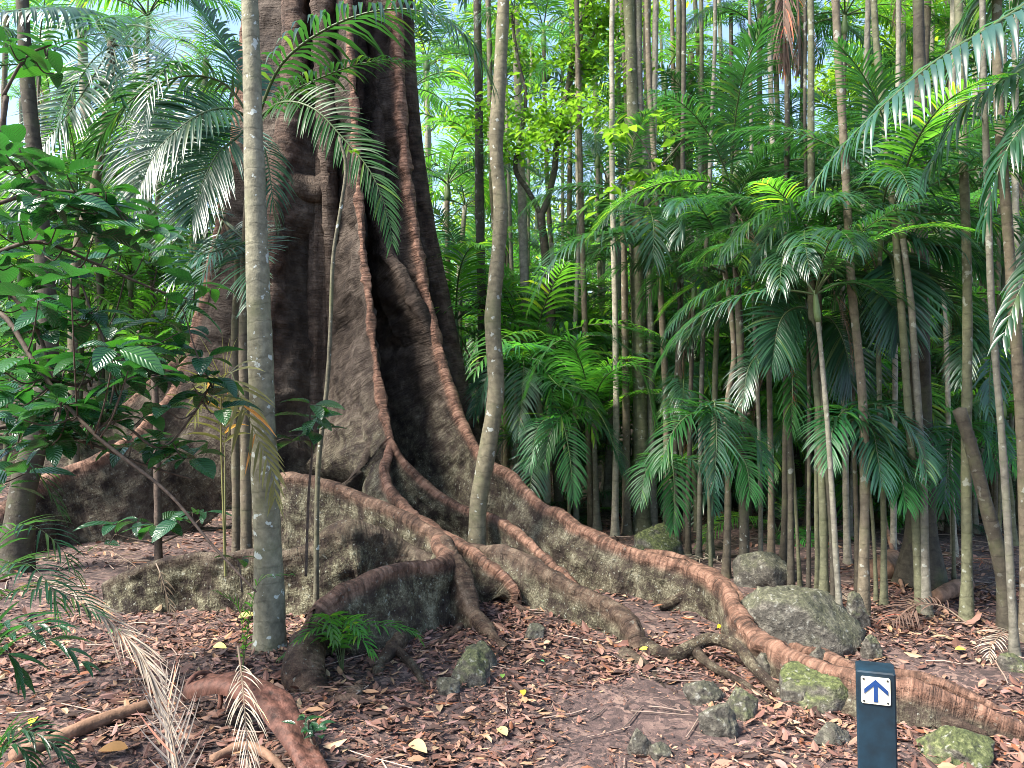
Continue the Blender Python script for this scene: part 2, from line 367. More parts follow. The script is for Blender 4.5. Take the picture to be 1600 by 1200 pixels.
# twigs and shredded straw lying in the litter
mb = MB()
for k in range(1300):
    y = 3 + 12 * rng.random() ** .8; x = rng.uniform(-.66, .66) * y; a = rng.uniform(0, 6.28); l = rng.uniform(.08, .4) * (1 if y < 6 else 1.8)
    t = np.linspace(-.5, .5, 4); pt = np.stack([x + np.cos(a) * l * t, y + np.sin(a) * l * t + .03 * t * t, t * 0], 1); pt[:, 2] = G(pt[:, 0], pt[:, 1]) + .014
    tube(mb, pt, rng.uniform(.0015, .0045), 4, np.array([.26, .19, .15]) * rng.uniform(.4, 1.5), cap=False)
tag(mb.build('twig_litter', M['rachis']), 'thin dry twigs and straw strewn over the dead leaves', 'twig litter', kind='stuff')

# ---------------------------------------------------------------- the buttressed fig tree
FX, FY = (527 - 800) / F * 8.9, 8.9
fig = empty('fig_tree', (FX, FY, 0), 'huge fig tree with flaring reddish brown buttress roots at left of the forest', 'tree')
def relparent(o, par):
    o.parent = par; o.location = -np.array(par.location)
    return o
def fin(name, pts, maxd, flare=.10, seed=0, rim=1.0, mossk=1.0, step=.028, neck=.98, tip=None, amp=1.0, bend=None):
    """a buttress: rounded ridge along pts (px, py, depth, ridge radius), wall hanging inward and down from it"""
    p3 = [P(a, b, c) for a, b, c, r in pts]; rr = [q[3] for q in pts]
    p, r, s = curve(p3, step, rr); n = len(p); r = r * .76
    T = np.gradient(p, axis=0)
    for _ in range(6): T[1:-1] = (T[:-2] + T[1:-1] + T[2:]) / 3
    T = nrm(T)
    # in-plane direction pointing away from the ridge: down, made perpendicular to the ridge; where the ridge is steep: towards the trunk axis
    down = np.array([0, 0, -1.0]); inw = np.stack([FX - p[:, 0], FY + .1 - p[:, 1], 0 * p[:, 0]], 1); inw = nrm(inw)
    steep = sst(.55, .93, np.abs(T[:, 2]))[:, None]
    d = down * (1 - steep) + inw * steep
    d = nrm(d - T * np.sum(d * T, 1, keepdims=True))
    for _ in range(10): d[1:-1] = (d[:-2] + d[1:-1] + d[2:]) / 3
    d = nrm(d); Nn = nrm(np.cross(T, d))
    gz = G(p[:, 0], p[:, 1]); Lg = (p[:, 2] - gz + .12) / np.maximum(-d[:, 2], .05)
    md = maxd if np.isscalar(maxd) else np.interp(np.linspace(0, 1, n), np.linspace(0, 1, len(maxd)), maxd)
    Ld = np.clip(np.minimum(Lg, md), .06, None); Ld = np.convolve(np.pad(Ld, 6, 'edge'), np.ones(13) / 13, 'valid')
    a = np.linspace(0, math.pi, 13); mwall = 26
    us = (np.linspace(0, 1, mwall + 1)[1:]) ** 1.25
    offs = []; dist = []
    def wid(dd):
        k = np.clip(dd / (3.0 * r), 0, 1); return r * (1 - (1 - neck) * np.sin(k * math.pi * .5)) + flare * np.maximum(0, dd - r) ** 1.15
    left = []
    for u in us[::-1]: dd = Ld * u; left.append((-wid(dd), dd))
    top = [(-r * np.cos(t), -r * np.sin(t) * .9) for t in a]
    right = [(-x, dd) for x, dd in left[::-1]]
    prof = left + top + right
    xs = np.stack([q[0] for q in prof], 1); ds = np.stack([q[1] for q in prof], 1); m = xs.shape[1]
    V = p[:, None] + Nn[:, None] * xs[..., None] + d[:, None] * ds[..., None]
    # folds running down the wall + lumps
    out = Nn[:, None] * np.sign(xs)[..., None]; wallk = sst(0, .25, ds)
    fold = fbm(np.stack([np.tile(s[:, None] * 2.2, (1, m)), ds * .7, np.sign(xs) * 7], -1), seed, 4)
    lump = fbm(V * 6, seed + 9, 4); small = fbm(V * 24, seed + 5, 2); knob = np.maximum(0, fbm(V * 10, seed + 15, 2) - .35)
    V = V + out * (amp * (fold * .085 * wallk + lump * .020 + small * .006 + knob * .035))[..., None]
    V[..., 2] += (1 - wallk) * (fbm(np.stack([s * 5, s * 0, s * 0 + seed], -1), seed + 2, 3) * .018)[:, None]
    if bend is not None: V[..., 0] += bend * ds ** 2
    rimv = rim * (1 - sst(.0, 1.5, ds / r[:, None]))
    mossv = mossk * (1 - sst(.5, 1.8, V[..., 2])) * (.35 + .65 * sst(0, .1, ds))
    col = np.stack([rimv, mossv, rimv * 0], -1).reshape(-1, 3)
    uv = np.stack([ds * np.sign(xs + 1e-6), np.tile(s[:, None], (1, m))], -1).reshape(-1, 2)
    i, j = np.meshgrid(np.arange(n - 1), np.arange(m - 1), indexing='ij')
    Fq = np.stack([i * m + j, i * m + j + 1, (i + 1) * m + j + 1, (i + 1) * m + j], -1).reshape(-1, 4)
    b = MB(); b.add(V.reshape(-1, 3), Fq, col, uv)
    # end caps
    for e, fl in ((0, 1), (n - 1, 0)):
        h = m // 2; L_ = np.arange(h); q = np.stack([e * m + L_, e * m + L_ + 1, e * m + m - 2 - L_, e * m + m - 1 - L_], 1)[:h - 1]
        b.f.append((q if fl else q[:, ::-1])); b.m.append(np.zeros(len(q), np.int32))
    return relparent(b.build(name, M['fig']), fig)
def root(name, pts, seed=0, rim=.4, mossk=.7, seg=16, wob=.12):
    p, r, s = curve([P(a, b, c) for a, b, c, q in pts], .02, [q[3] for q in pts])
    n = len(p); p = p + .25 * r[:, None] * np.stack([fbm(np.stack([s * 3, s * 0, s * 0 + k], -1), seed + k, 3) for k in range(3)], 1)
    b = MB(); tube(b, p, r, seg, np.stack([np.full(n, rim), np.full(n, mossk), np.zeros(n)], 1), wob=wob, seed=seed)
    return relparent(b.build(name, M['fig']), fig)

# trunk core: fluted column
zz = np.concatenate([np.arange(-.2, 7.5, .035)]); th = np.linspace(0, 2 * math.pi, 220, endpoint=False)
TH, ZZ = np.meshgrid(th, zz); rad = .46 + .30 * np.exp(-np.maximum(ZZ, 0) / 1.5) + .10 * np.exp(-np.maximum(ZZ, 0) / 6)
cs = np.stack([np.cos(TH) * 1.9, np.sin(TH) * 1.9, ZZ * .16], -1)
dip = np.exp(-((np.angle(np.exp(1j * (TH + .80)))) / .42) ** 2) * sst(.2, .9, ZZ) * (1 - sst(2.2, 3.4, ZZ)); rad = rad * (1 - .62 * dip)
rad = rad * (1 + .20 * fbm(cs * 1.2, 31, 2) + .10 * np.cos(7 * TH + .5 * np.sin(ZZ * .6)) + .045 * fbm(cs * 4, 33, 3)) 
V = np.stack([FX + rad * np.cos(TH), FY + rad * np.sin(TH), ZZ], -1)
n, m = TH.shape; i, j = np.meshgrid(np.arange(n - 1), np.arange(m), indexing='ij'); k = (j + 1) % m
mb = MB(); mossv = (1 - sst(.5, 2.0, ZZ)) * .4
mb.add(V, np.stack([i * m + j, i * m + k, (i + 1) * m + k, (i + 1) * m + j], -1).reshape(-1, 4), np.stack([TH * 0 + .12, mossv, TH * 0], -1).reshape(-1, 3), np.stack([TH * .7, ZZ], -1).reshape(-1, 2))
relparent(mb.build('trunk', M['fig']), fig)
B = 'buttress_root'
fin(B, [(395, -80, 9.3, .10), (372, 200, 9.2, .10), (335, 400, 9.1, .09), (292, 560, 8.95, .08), (262, 628, 8.8, .08), (200, 690, 8.5, .08), (150, 722, 8.3, .09), (80, 747, 8.1, .10), (0, 797, 7.7, .10), (-70, 835, 7.4, .08)], [.8, .8, 1, 1.2, 1.2, 1], .12, 1, .9, .5)
fin(B, [(300, 540, 10.1, .07), (200, 632, 10.2, .07), (130, 662, 10.2, .07), (75, 705, 10.0, .07), (35, 765, 9.7, .06)], 1.1, .1, 2, .6, .6)
fin(B, [(455, -80, 8.45, .17), (458, 120, 8.4, .17), (440, 260, 8.3, .16), (424, 400, 8.2, .16), (418, 520, 8.15, .15), (405, 620, 8.0, .13), (392, 700, 7.7, .11), (380, 760, 7.4, .09)], [.8, .9, 1.0, 1.1], .30, 3, .25, .3, amp=1.2)
fin(B, [(500, -80, 8.3, .14), (506, 80, 8.25, .14), (512, 240, 8.2, .12), (520, 400, 8.4, .11), (522, 560, 8.45, .10), (515, 680, 8.4, .10), (510, 780, 8.35, .10)], .8, .12, 33, .1, .3)
fin(B, [(540, -80, 8.0, .05), (547, 60, 7.95, .048), (556, 200, 7.9, .045), (566, 380, 7.8, .043), (576, 460, 7.7, .042), (586, 560, 7.5, .042), (600, 640, 7.3, .044), (609, 690, 7.1, .048), (600, 735, 6.9, .055), (612, 770, 6.7, .055), (645, 803, 6.4, .055), (690, 835, 6.1, .055), (740, 868, 5.9, .052), (785, 900, 5.78, .05), (807, 930, 5.7, .05), (797, 952, 5.74, .05), (765, 966, 5.8, .04)], [1.4, 1.4, 1.4, 1.4, 1.3, 1.1, .7, .6, .5, .5], .20, 4, 1, .8)
fin(B, [(578, 480, 7.85, .05), (584, 560, 7.68, .05), (590, 640, 7.5, .05), (580, 700, 7.3, .05), (556, 742, 7.15, .05), (520, 775, 7.1, .04)], 1.4, .28, 44, .05, .6)
fin(B, [(592, -80, 8.45, .10), (594, 120, 8.4, .10), (590, 280, 8.2, .10), (600, 375, 8.05, .10), (632, 440, 7.95, .10), (662, 500, 7.95, .10), (684, 570, 8.0, .10)], [.6, .6, .7, .55, .45, .3], .10, 5, .05, .2, neck=.8)
fin(B, [(612, -80, 8.35, .075), (622, 60, 8.3, .075), (632, 230, 8.2, .07), (655, 400, 8.1, .065), (680, 520, 7.95, .062), (715, 640, 7.7, .06), (755, 715, 7.4, .058), (790, 738, 7.15, .058), (850, 790, 6.75, .058), (950, 847, 6.25, .058), (1020, 872, 6.0, .062), (1085, 890, 5.75, .07), (1130, 920, 5.4, .075), (1163, 975, 4.95, .075), (1230, 1024, 4.45, .075), (1350, 1064, 4.0, .07), (1430, 1079, 3.85, .062), (1520, 1107, 3.75, .05), (1600, 1138, 3.65, .04), (1690, 1170, 3.6, .03)], [1.3, 1.3, 1.3, 1.3, 1.2, 1.0, .8, .6, .4, .3], .16, 6, 1, .8)
fin(B, [(628, -80, 8.95, .14), (640, 150, 8.95, .14), (662, 320, 8.95, .13), (694, 470, 8.9, .11), (722, 600, 8.75, .10), (742, 670, 8.55, .09), (790, 752, 8.2, .07)], [.7, .8, 1, .9], .10, 7, .25, .3)
fin(B, [(608, 688, 7.08, .05), (645, 735, 6.95, .042), (700, 783, 6.85, .042), (760, 808, 6.62, .044), (800, 828, 6.4, .048), (850, 868, 6.1, .05), (900, 918, 5.8, .05), (950, 942, 5.65, .045), (985, 962, 5.5, .03)], [.9, .9, .6, .4, .3], .22, 8, .95, 1.0)
fin(B, [(730, 852, 6.35, .06), (800, 868, 6.0, .07), (870, 908, 5.6, .075), (950, 950, 5.25, .08), (985, 976, 5.05, .09), (1000, 1016, 4.92, .07)], .5, .12, 9, .25, 1.0)
fin(B, [(385, 750, 7.3, .08), (440, 746, 6.95, .07), (500, 756, 6.65, .06), (560, 776, 6.4, .06), (640, 811, 6.1, .065), (682, 838, 5.92, .07), (700, 862, 5.7, .07)], .95, .18, 10, .5, 1.0)
fin(B, [(165, 912, 5.9, .05), (230, 890, 5.8, .05), (300, 874, 5.75, .05), (380, 869, 5.7, .055), (440, 872, 5.66, .07), (490, 858, 5.7, .10), (520, 840, 5.75, .13), (548, 829, 5.8, .14), (590, 840, 5.9, .12), (640, 862, 5.95, .10), (690, 886, 5.75, .08)], .7, .16, 11, .08, 1.2, neck=.9)
fin(B, [(688, 842, 5.8, .085), (698, 868, 5.5, .08), (682, 880, 5.32, .065), (640, 888, 5.15, .062), (590, 901, 4.95, .062), (540, 921, 4.75, .065), (502, 946, 4.6, .065), (482, 976, 4.5, .06), (474, 1006, 4.44, .06), (473, 1040, 4.38, .07)], .6, .10, 12, .85, 1.0)
fin(B, [(1008, 866, 6.35, .055), (1060, 872, 6.2, .055), (1112, 896, 6.0, .055), (1160, 940, 5.6, .055), (1195, 985, 5.15, .055), (1260, 1016, 4.8, .055), (1350, 1046, 4.4, .05), (1450, 1062, 4.2, .045), (1530, 1096, 4.05, .035), (1590, 1118, 3.95, .02)], .3, .12, 13, .9, .4)
Rt = 'root'
fin(B, [(694, 850, 5.72, .08), (708, 872, 5.52, .08), (722, 905, 5.40, .085), (735, 950, 5.26, .07), (762, 990, 5.05, .055), (800, 1032, 4.8, .045), (830, 1062, 4.66, .02)], .5, .35, 41, .25, 1.0, neck=.95)
root(Rt, [(1000, 1008, 4.95, .05), (1045, 1024, 4.72, .04), (1085, 1008, 4.74, .04), (1110, 997, 4.75, .038), (1150, 1008, 4.6, .034), (1182, 1045, 4.38, .03), (1222, 1088, 4.15, .022)], 2, .1, .9)
root(Rt, [(975, 1022, 4.9, .06), (1000, 1040, 4.7, .045), (1022, 1062, 4.5, .03), (1040, 1080, 4.3, .015)], 3, .1, .5)
root(Rt, [(1080, 1012, 4.78, .035), (1110, 1040, 4.55, .025), (1160, 1066, 4.35, .018), (1205, 1096, 4.1, .012)], 4, .1, .5)
root(Rt, [(625, 1000, 4.75, .05), (600, 1030, 4.55, .035), (590, 1050, 4.45, .03), (605, 1072, 4.35, .028), (640, 1085, 4.25, .018)], 5, .2, .7)
root(Rt, [(608, 1008, 4.7, .03), (645, 1042, 4.5, .022), (672, 1088, 4.2, .013)], 6, .2, .6)
root(Rt, [(480, 1010, 4.45, .10), (478, 1055, 4.3, .11), (505, 1085, 4.2, .09), (540, 1090, 4.15, .06), (565, 1075, 4.2, .03)], 7, .45, .7)
root(Rt, [(490, 1120, 3.95, .06), (520, 1110, 4.0, .065), (550, 1100, 4.05, .045), (575, 1125, 3.95, .035), (620, 1150, 3.75, .02)], 8, .5, .4)
root(Rt, [(800, 945, 5.75, .035), (850, 975, 5.4, .022), (862, 1005, 5.1, .018), (880, 1010, 5.0, .01)], 9, .3, .3)
root(Rt, [(720, 980, 5.2, .028), (680, 1010, 4.95, .025), (640, 1030, 4.75, .02), (600, 1045, 4.6, .012)], 10, .3, .3)
root(Rt, [(1030, 948, 5.75, .03), (1080, 930, 5.75, .05), (1120, 925, 5.6, .06), (1150, 950, 5.3, .05)], 11, .1, .8)
root(Rt, [(840, 985, 5.3, .02), (900, 1010, 5.0, .022), (960, 1045, 4.65, .016), (1010, 1052, 4.55, .01)], 12, .1, .2)
root(Rt, [(1400, 1100, 3.95, .035), (1480, 1130, 3.75, .04), (1540, 1150, 3.65, .02)], 13, .2, .2)
# burl shelf on the trunk
root('burl', [(418, 250, 8.45, .12), (446, 276, 8.34, .17), (480, 292, 8.33, .18), (510, 288, 8.4, .14), (532, 268, 8.55, .06)], 14, .1, .1, 30, .5)

# ---------------------------------------------------------------- rocks
def rock(px, py, wpx, hpx, label, seed, moss=.8, depth=None, flat=1.0, cat='rock', deep=.9):
    c = onground(px, py) if depth is None else np.array([*P(px, py, depth)[:2], 0.])
    wd = wpx / F * c[1] * .5; ht = hpx / F * c[1]
    nu, nv = 56, 40; u, v = np.meshgrid(np.linspace(0, 2 * math.pi, nu, endpoint=False), np.linspace(.001, math.pi - .001, nv), indexing='ij')
    D = np.stack([np.cos(u) * np.sin(v), np.sin(u) * np.sin(v), np.cos(v)], -1)
    r = 1 + .28 * fbm(D * 1.3 + seed * 3.1, seed, 2) + .05 * fbm(D * 5 + seed, seed, 4)
    rg = np.random.default_rng(seed)
    for _ in range(14):                                          # planar facets
        q = nrm(rg.normal(size=3)); t = rg.uniform(.66, .9); dp = D @ q; r = np.minimum(r, np.where(dp > .2, t / np.maximum(dp, .2), 9))
    r = r + .035 * fbm(D * 6 + seed, seed + 2, 4); V = D * r[..., None] * np.array([wd * 1.08, wd * deep, ht * 1.05]); V = V + D * (.02 * wd * fbm(D * 14, seed + 4, 2))[..., None]
    zb = float(G(c[0], c[1])); i, j = np.meshgrid(np.arange(nu), np.arange(nv - 1), indexing='ij'); k = (i + 1) % nu
    b = MB(); b.add(V.reshape(-1, 3), np.stack([i * nv + j, i * nv + j + 1, k * nv + j + 1, k * nv + j], -1).reshape(-1, 4))
    o = b.build(cat if cat == 'boulder' else 'rock', M['rock'], loc=(c[0], c[1] + wd * deep * .6, zb)); o.color = (1, 1, 1, moss)
    return tag(o, label, cat, 'mossy rocks on the forest floor')
rock(1246, 1008, 195, 88, 'large grey boulder spotted with lichen behind the reddish root at right', 1, .3, cat='boulder')
rock(1028, 885, 100, 60, 'rounded green boulder behind the right buttress ridge under the palm trunks', 2, .9, cat='boulder')
rock(1205, 915, 95, 52, 'dark angular boulder among the palm trunk bases', 3, .25, cat='boulder')
rock(1290, 1112, 140, 66, 'mossy rock with bright green top just left of the arrow post', 4, 1.0)
rock(1245, 1103, 55, 35, 'small grey rock wedged at the left end of the mossy rock beside the post', 5, .3)
rock(1512, 1196, 120, 50, 'mossy rock at the bottom right corner beyond the arrow post', 6, .9)
rock(732, 1072, 72, 50, 'rounded mossy stone below the front buttress slab', 7, .7)
rock(700, 1085, 36, 26, 'small dark stone touching the rounded mossy stone on its left', 8, .2)
rock(752, 1045, 46, 34, 'dark clod like stone behind the rounded mossy stone', 9, .5)
rock(1128, 1150, 60, 44, 'dark wet stone in the middle of the path litter', 10, .15)
rock(1160, 1125, 60, 50, 'greenish stone leaning on the dark wet stone', 11, .6)
rock(1105, 1100, 60, 30, 'low dark stone upslope of the dark wet stone', 12, .2)
rock(1003, 1182, 46, 38, 'dark pointed stone near the bottom centre of the path', 13, .1)
rock(1035, 1185, 34, 22, 'flat dark stone right of the pointed stone at bottom centre', 14, .2)
rock(1285, 1030, 42, 26, 'pale grey stone lodged between the two reddish roots', 15, .1, depth=4.6)
rock(1366, 1028, 36, 36, 'dark mossy stone standing behind the right root by the palm bases', 16, .5)
rock(1345, 985, 44, 44, 'blocky dark stone beneath the thin palm right of the large boulder', 17, .4)
rock(1590, 1050, 40, 30, 'greenish stone at the right edge below the palm base', 18, .7)
rock(835, 1000, 36, 22, 'small dark stone below the looping root in the middle', 19, .2)
rock(1205, 1060, 50, 36, 'dark grey stone under the arching thin root', 20, .2)
rock(1305, 1165, 60, 26, 'half buried brown stone in front of the mossy rock by the post', 21, .1)

# ---------------------------------------------------------------- arrow marker post
pc = P(1378, 1049, 2.25); post = empty('marker_post', (pc[0], pc[1], float(G(pc[0], pc[1]))), 'dark blue trail marker post with a white plate and blue up arrow', 'marker post')
post.rotation_euler = (R(1.0), R(-1.2), R(-22))
top_h = pc[2] - post.location[2]
def box(b, x0, x1, y0, y1, z0, z1, col=(1, 1, 1), bev=0.0, mi=0):
    e = bev
    if e:
        pr = [(x0 + e, y0), (x1 - e, y0), (x1, y0 + e), (x1, y1 - e), (x1 - e, y1), (x0 + e, y1), (x0, y1 - e), (x0, y0 + e)]
    else: pr = [(x0, y0), (x1, y0), (x1, y1), (x0, y1)]
    k = len(pr); cx, cy = (x0 + x1) / 2, (y0 + y1) / 2; rows = []
    lv = [(z0, 1.0), (z1 - e, 1.0), (z1, 1 - 2 * e / (x1 - x0))] if e else [(z0, 1.0), (z1, 1.0)]
    for z, s in lv: rows += [(cx + (x - cx) * s, cy + (y - cy) * s, z) for x, y in pr]
    fs = [[a * k + q, a * k + (q + 1) % k, (a + 1) * k + (q + 1) % k, (a + 1) * k + q] for a in range(len(lv) - 1) for q in range(k)]
    for base, fl in ((0, 1), ((len(lv) - 1) * k, 0)):
        if k == 4: f = [[base, base + 1, base + 2, base + 3]]
        else: f = [[base, base + 1, base + 2, base + 3], [base + 3, base + 4, base + 7, base], [base + 4, base + 5, base + 6, base + 7]]
        fs += [q[::-1] if fl else q for q in f]
    b.add(rows, fs, col, None, mi)
M['post'] = simple('post_blue', (.004, .018, .031), .6, 9, .75, .15, .002, .4)
M['plate'] = simple('plate_cream', (.50, .48, .39), .5, 12, .15, .05, .001, .4)
M['arrow'] = simple('arrow_blue', (.012, .045, .16), .5, 20, .2, .05, .001)
M['screw'] = simple('screw_dark', (.03, .03, .03), .4, 20, .3)
hw = .0508
b = MB(); box(b, -hw, hw, 0, .09, -.15, top_h, bev=.004); b.build('post', M['post'], post, False)
pw = .0375; pz = top_h - .0135 - pw
b = MB()
def rrect(b, w, h, r, cx, cz, yf, yb, mi=0):
    pts = []
    for qx, qz, a0 in ((1, 1, 0), (-1, 1, 90), (-1, -1, 180), (1, -1, 270)):
        for t in range(0, 91, 18): a = R(a0 + t); pts.append((cx + qx * (w - r) + r * math.cos(a), cz + qz * (h - r) + r * math.sin(a)))
    k = len(pts); V = [(x, yf, z) for x, z in pts] + [(x, yb, z) for x, z in pts] + [(cx, yf, cz)]
    fs = [[q, (q + 1) % k, k + (q + 1) % k, k + q] for q in range(k)] + [[q, 2 * k, (q + 1) % k, (q + 1) % k] for q in range(k)]
    b.add(V, fs, (1, 1, 1), None, mi)
rrect(b, pw, pw, .005, -.001, pz, -.004, .0005); plate = b.build('sign_plate', M['plate'], post, False)
b = MB()
box(b, -.0062, .0042, -.0056, -.0035, pz - .031, pz + .0235)
for sgn in (-1, 1):                                              # arrow head strokes
    A = np.array([-.001, pz + .0315]); D_ = np.array([sgn * .0305, pz + .003]) ; dr = (D_ - A) / np.linalg.norm(D_ - A); nn = np.array([-dr[1], dr[0]]) * sgn
    q = [A, D_, D_ - nn * .0115 * 1, A - nn * .0115 - dr * .004]
    q = [A, D_, D_ - nn * -.0 + np.array([0, -.0125]), A + np.array([0, -.0135])]
    yy = (-.0062, -.0036) if sgn > 0 else (-.0059, -.0036)
    V = [(x, yy[0], z) for x, z in q] + [(x, yy[1], z) for x, z in q]
    b.add(V, [[0, 1, 2, 3], [4, 7, 6, 5]] + [[k, (k + 1) % 4, 4 + (k + 1) % 4, 4 + k] for k in range(4)])
b.build('arrow', M['arrow'], plate, False)
for sx in (-1, 1):
    for sz in (-1, 1):
        b = MB(); a = np.linspace(0, 6.283, 12, endpoint=False); V = [(sx * .0305 - .001 + .0026 * math.cos(t), -.0055, pz + sz * .031 + .0026 * math.sin(t)) for t in a] + [(sx * .0305 - .001 + .003 * math.cos(t), -.003, pz + sz * .031 + .003 * math.sin(t)) for t in a] + [(sx * .0305 - .001, -.006, pz + sz * .031)]
        b.add(V, [[k, (k + 1) % 12, 12 + (k + 1) % 12, 12 + k] for k in range(12)] + [[k, 24, (k + 1) % 12, (k + 1) % 12] for k in range(12)]); b.build('screw', M['screw'], plate, False)

# ---------------------------------------------------------------- palm fronds
def frond(rach, nl=36, ll=.42, w=.03, droop=.9, seed=0, r0=.012, start=.14, rcol=(.06, .09, .03), lift=.25, K=4, spread=1.0, tint=(1, 1, 1), ragged=0.0, gap=0.0, nv=(0, 0, 1.0)):
    rg = np.random.default_rng(seed); b = MB()
    p = curve(rach, 26) if len(rach) != 26 else np.asarray(rach)
    T = nrm(np.gradient(p, axis=0)); s = np.linspace(0, 1, 26)
    tube(b, p, r0 * (1 - .85 * s), 5, rcol, mi=1, cap=False)
    q = start + (1 - start) * np.linspace(0, 1, nl) ** .95
    for sd in (-1, 1):
        qq = np.clip(q + rg.normal(0, .004, nl), start, 1)
        if gap: qq = qq[rg.random(nl) > gap]
        base = np.stack([np.interp(qq, s, p[:, k]) for k in range(3)], 1); t = nrm(np.stack([np.interp(qq, s, T[:, k]) for k in range(3)], 1))
        side = nrm(np.cross(t, np.array(nv, float)) + 1e-4) * sd; nn = nrm(np.cross(side, t) * sd)
        ang = np.interp(qq, [0, start, .5, 1], [70, 66, 52, 22]) * spread + rg.normal(0, 3, len(qq)); ang = np.radians(ang)
        d = nrm(side * np.sin(ang)[:, None] + t * np.cos(ang)[:, None] + nn * (lift + rg.normal(0, .06, len(qq)))[:, None])
        L = ll * np.interp(qq, [0, start, .35, .7, 1], [.5, .62, 1, .85, .38]) * rg.uniform(.88, 1.08, len(qq))
        if ragged: L *= np.where(rg.random(len(qq)) < ragged, rg.uniform(.3, .8, len(qq)), 1)
        wd = w * np.interp(qq, [0, .3, 1], [.8, 1, .55]) * rg.uniform(.85, 1.15, len(qq))
        sh = [.35, 1, .95, .6, .02] if K == 4 else [.4, 1, .8, .02]
        wv = nrm(np.cross(d, nn)); up = nn
        c = np.array(tint) * rg.uniform(.7, 1.3, (len(qq), 1)) * np.ones((1, 3)); c = np.where(rg.random((len(qq), 1)) < .05, c * np.array([3.2, 1.7, 1.2]), c)
        leaves(b, base, d, up, L, wd, K, droop * rg.uniform(.7, 1.3, len(qq)), .35, c, sh)
    return b
def generic_rachis(e0, e1, ln, n=26, sway=0.0):
    a = np.radians(np.linspace(e0, e1, n)); st = ln / (n - 1)
    x = np.r_[0, np.cumsum(np.cos(a[:-1]) * st)]; z = np.r_[0, np.cumsum(np.sin(a[:-1]) * st)]; y = sway * (x / ln) ** 2
    return np.stack([x, y, z], 1)
FM = [M['frond'], M['rachis']]
FR = []                                                          # shared frond meshes, upright to hanging
for k, (e0, e1) in enumerate(((72, 5), (58, -25), (50, -40), (38, -50), (28, -62), (14, -70), (0, -78), (62, -10), (44, -55), (20, -50))):
    FR.append(frond(generic_rachis(e0, e1, 1.75, sway=.25 * (-1) ** k), 54, .48, .024, 1.15 + .2 * (k % 3), 100 + k, .012, gap=(0, .05, .12)[k % 3], ragged=.06, lift=(.3, .1, .2)[k % 3]).mesh('frond', FM))
FRL = [frond(generic_rachis(e0, e1, 1.6, sway=.2), 50, .44, .024, 1.0, 130 + k, gap=.05).mesh('frond', [M['frond_light'], M['rachis']]) for k, (e0, e1) in enumerate(((60, -20), (40, -45), (20, -60)))]
DEAD = [frond(generic_rachis(e0, e1, 1.5, sway=.15), 26, .42, .014, 2.2, 150 + k, rcol=(.16, .10, .07), spread=.5, ragged=.3).mesh('dead_frond', [M['frond_dead'], M['rachis']]) for k, (e0, e1) in enumerate(((-55, -88), (-70, -90), (-40, -85)))]
def put(mesh, name, parent, loc, az, sc=1.0, roll=0.0):
    o = bpy.data.objects.new(name, mesh); COL.objects.link(o); o.parent = parent; o.location = loc; o.rotation_euler = (roll, 0, az); o.scale = (sc, sc, sc); return o
TONE = {'grey': (.155, .145, .115), 'dark': (.062, .054, .040), 'brown': (.125, .103, .072), 'pale': (.27, .245, .19), 'moss': (.125, .125, .075)}
PALMS = []
def crown(root_, loc, n, sc, seed, light=.15, az0=None, dead=0, lo=0, hi=10):
    rg = np.random.default_rng(seed); az0 = rg.uniform(0, 6.28) if az0 is None else az0
    for k in range(n):
        az = az0 + k * 2.399 + rg.normal(0, .15); me = FR[lo + int((k / n) * (hi - lo)) % 10] if rg.random() > light else FRL[k % 3]
        put(me, 'frond', root_, loc, az, sc * rg.uniform(.85, 1.12), rg.normal(0, .12))
    for k in range(dead): put(DEAD[k % 3], 'dead_frond', root_, (loc[0], loc[1], loc[2] - .12 * sc), rg.uniform(0, 6.28), sc * rg.uniform(.7, .95))
def palm(base, tops, wpx, tone, label, seed, ncrown=8, csc=1.0, dead=0, name='palm_tree', cat='palm', depth=None, lichen=.35, shaft=True, az0=None, flare=1.6, light=.15, group='slender palms crowded in the forest', topw=.72):
    """base pixel + list of pixels up the trunk; depth from the ground pixel unless given"""
    c = onground(*base) if depth is None else np.array([*P(base[0], base[1], depth)[:2], 0]); 
    if depth is not None: c[2] = float(G(c[0], c[1]))
    y = c[1]; rt = empty(name, c, label, cat, group); pts = [c - np.array([0, 0, .06])] + [P(q[0], q[1], y + (q[2] if len(q) > 2 else 0)) for q in tops]
    p = curve(pts, .05); p = p + .012 * np.stack([fbm(np.stack([p[:, 2] * .8, p[:, 2] * 0 + seed, p[:, 2] * 0 + k], -1), seed, 2) for k in (0, 1)] + [p[:, 2] * 0], 1)
    r = wpx / F * y * .5; s = np.linspace(0, 1, len(p)); h = p[:, 2] - c[2]
    rad = r * (1 - (1 - topw) * s) * (1 + (flare - 1) * np.exp(-h / (3.0 * r + .05)))
    rad = rad * (1 + .05 * fbm(np.stack([h * 6, h * 0, h * 0 + seed], -1), seed, 3))
    b = MB(); tube(b, p - c, rad, 14 if wpx > 9 else 9, wob=.05, seed=seed)
    o = b.build('trunk', M['trunk'], rt); t = np.array(TONE[tone]) * np.random.default_rng(seed).uniform(.85, 1.15); o.color = (*t, lichen)
    if ncrown:
        tip = p[-1] - c; dv = nrm(p[-1] - p[-4])
        if shaft:
            b = MB(); sl_ = .28 * csc; q = np.array([tip + dv * sl_ * a for a in np.linspace(-.08, 1, 7)]); tube(b, q, rad[-1] * np.array([1.02, 1.45, 1.5, 1.35, 1.15, .95, .6]), 10); b.build('crown_shaft', M['shaft'], rt); tip = tip + dv * sl_ * .85
        crown(rt, tip, ncrown, csc, seed, light, az0, dead)
    return rt
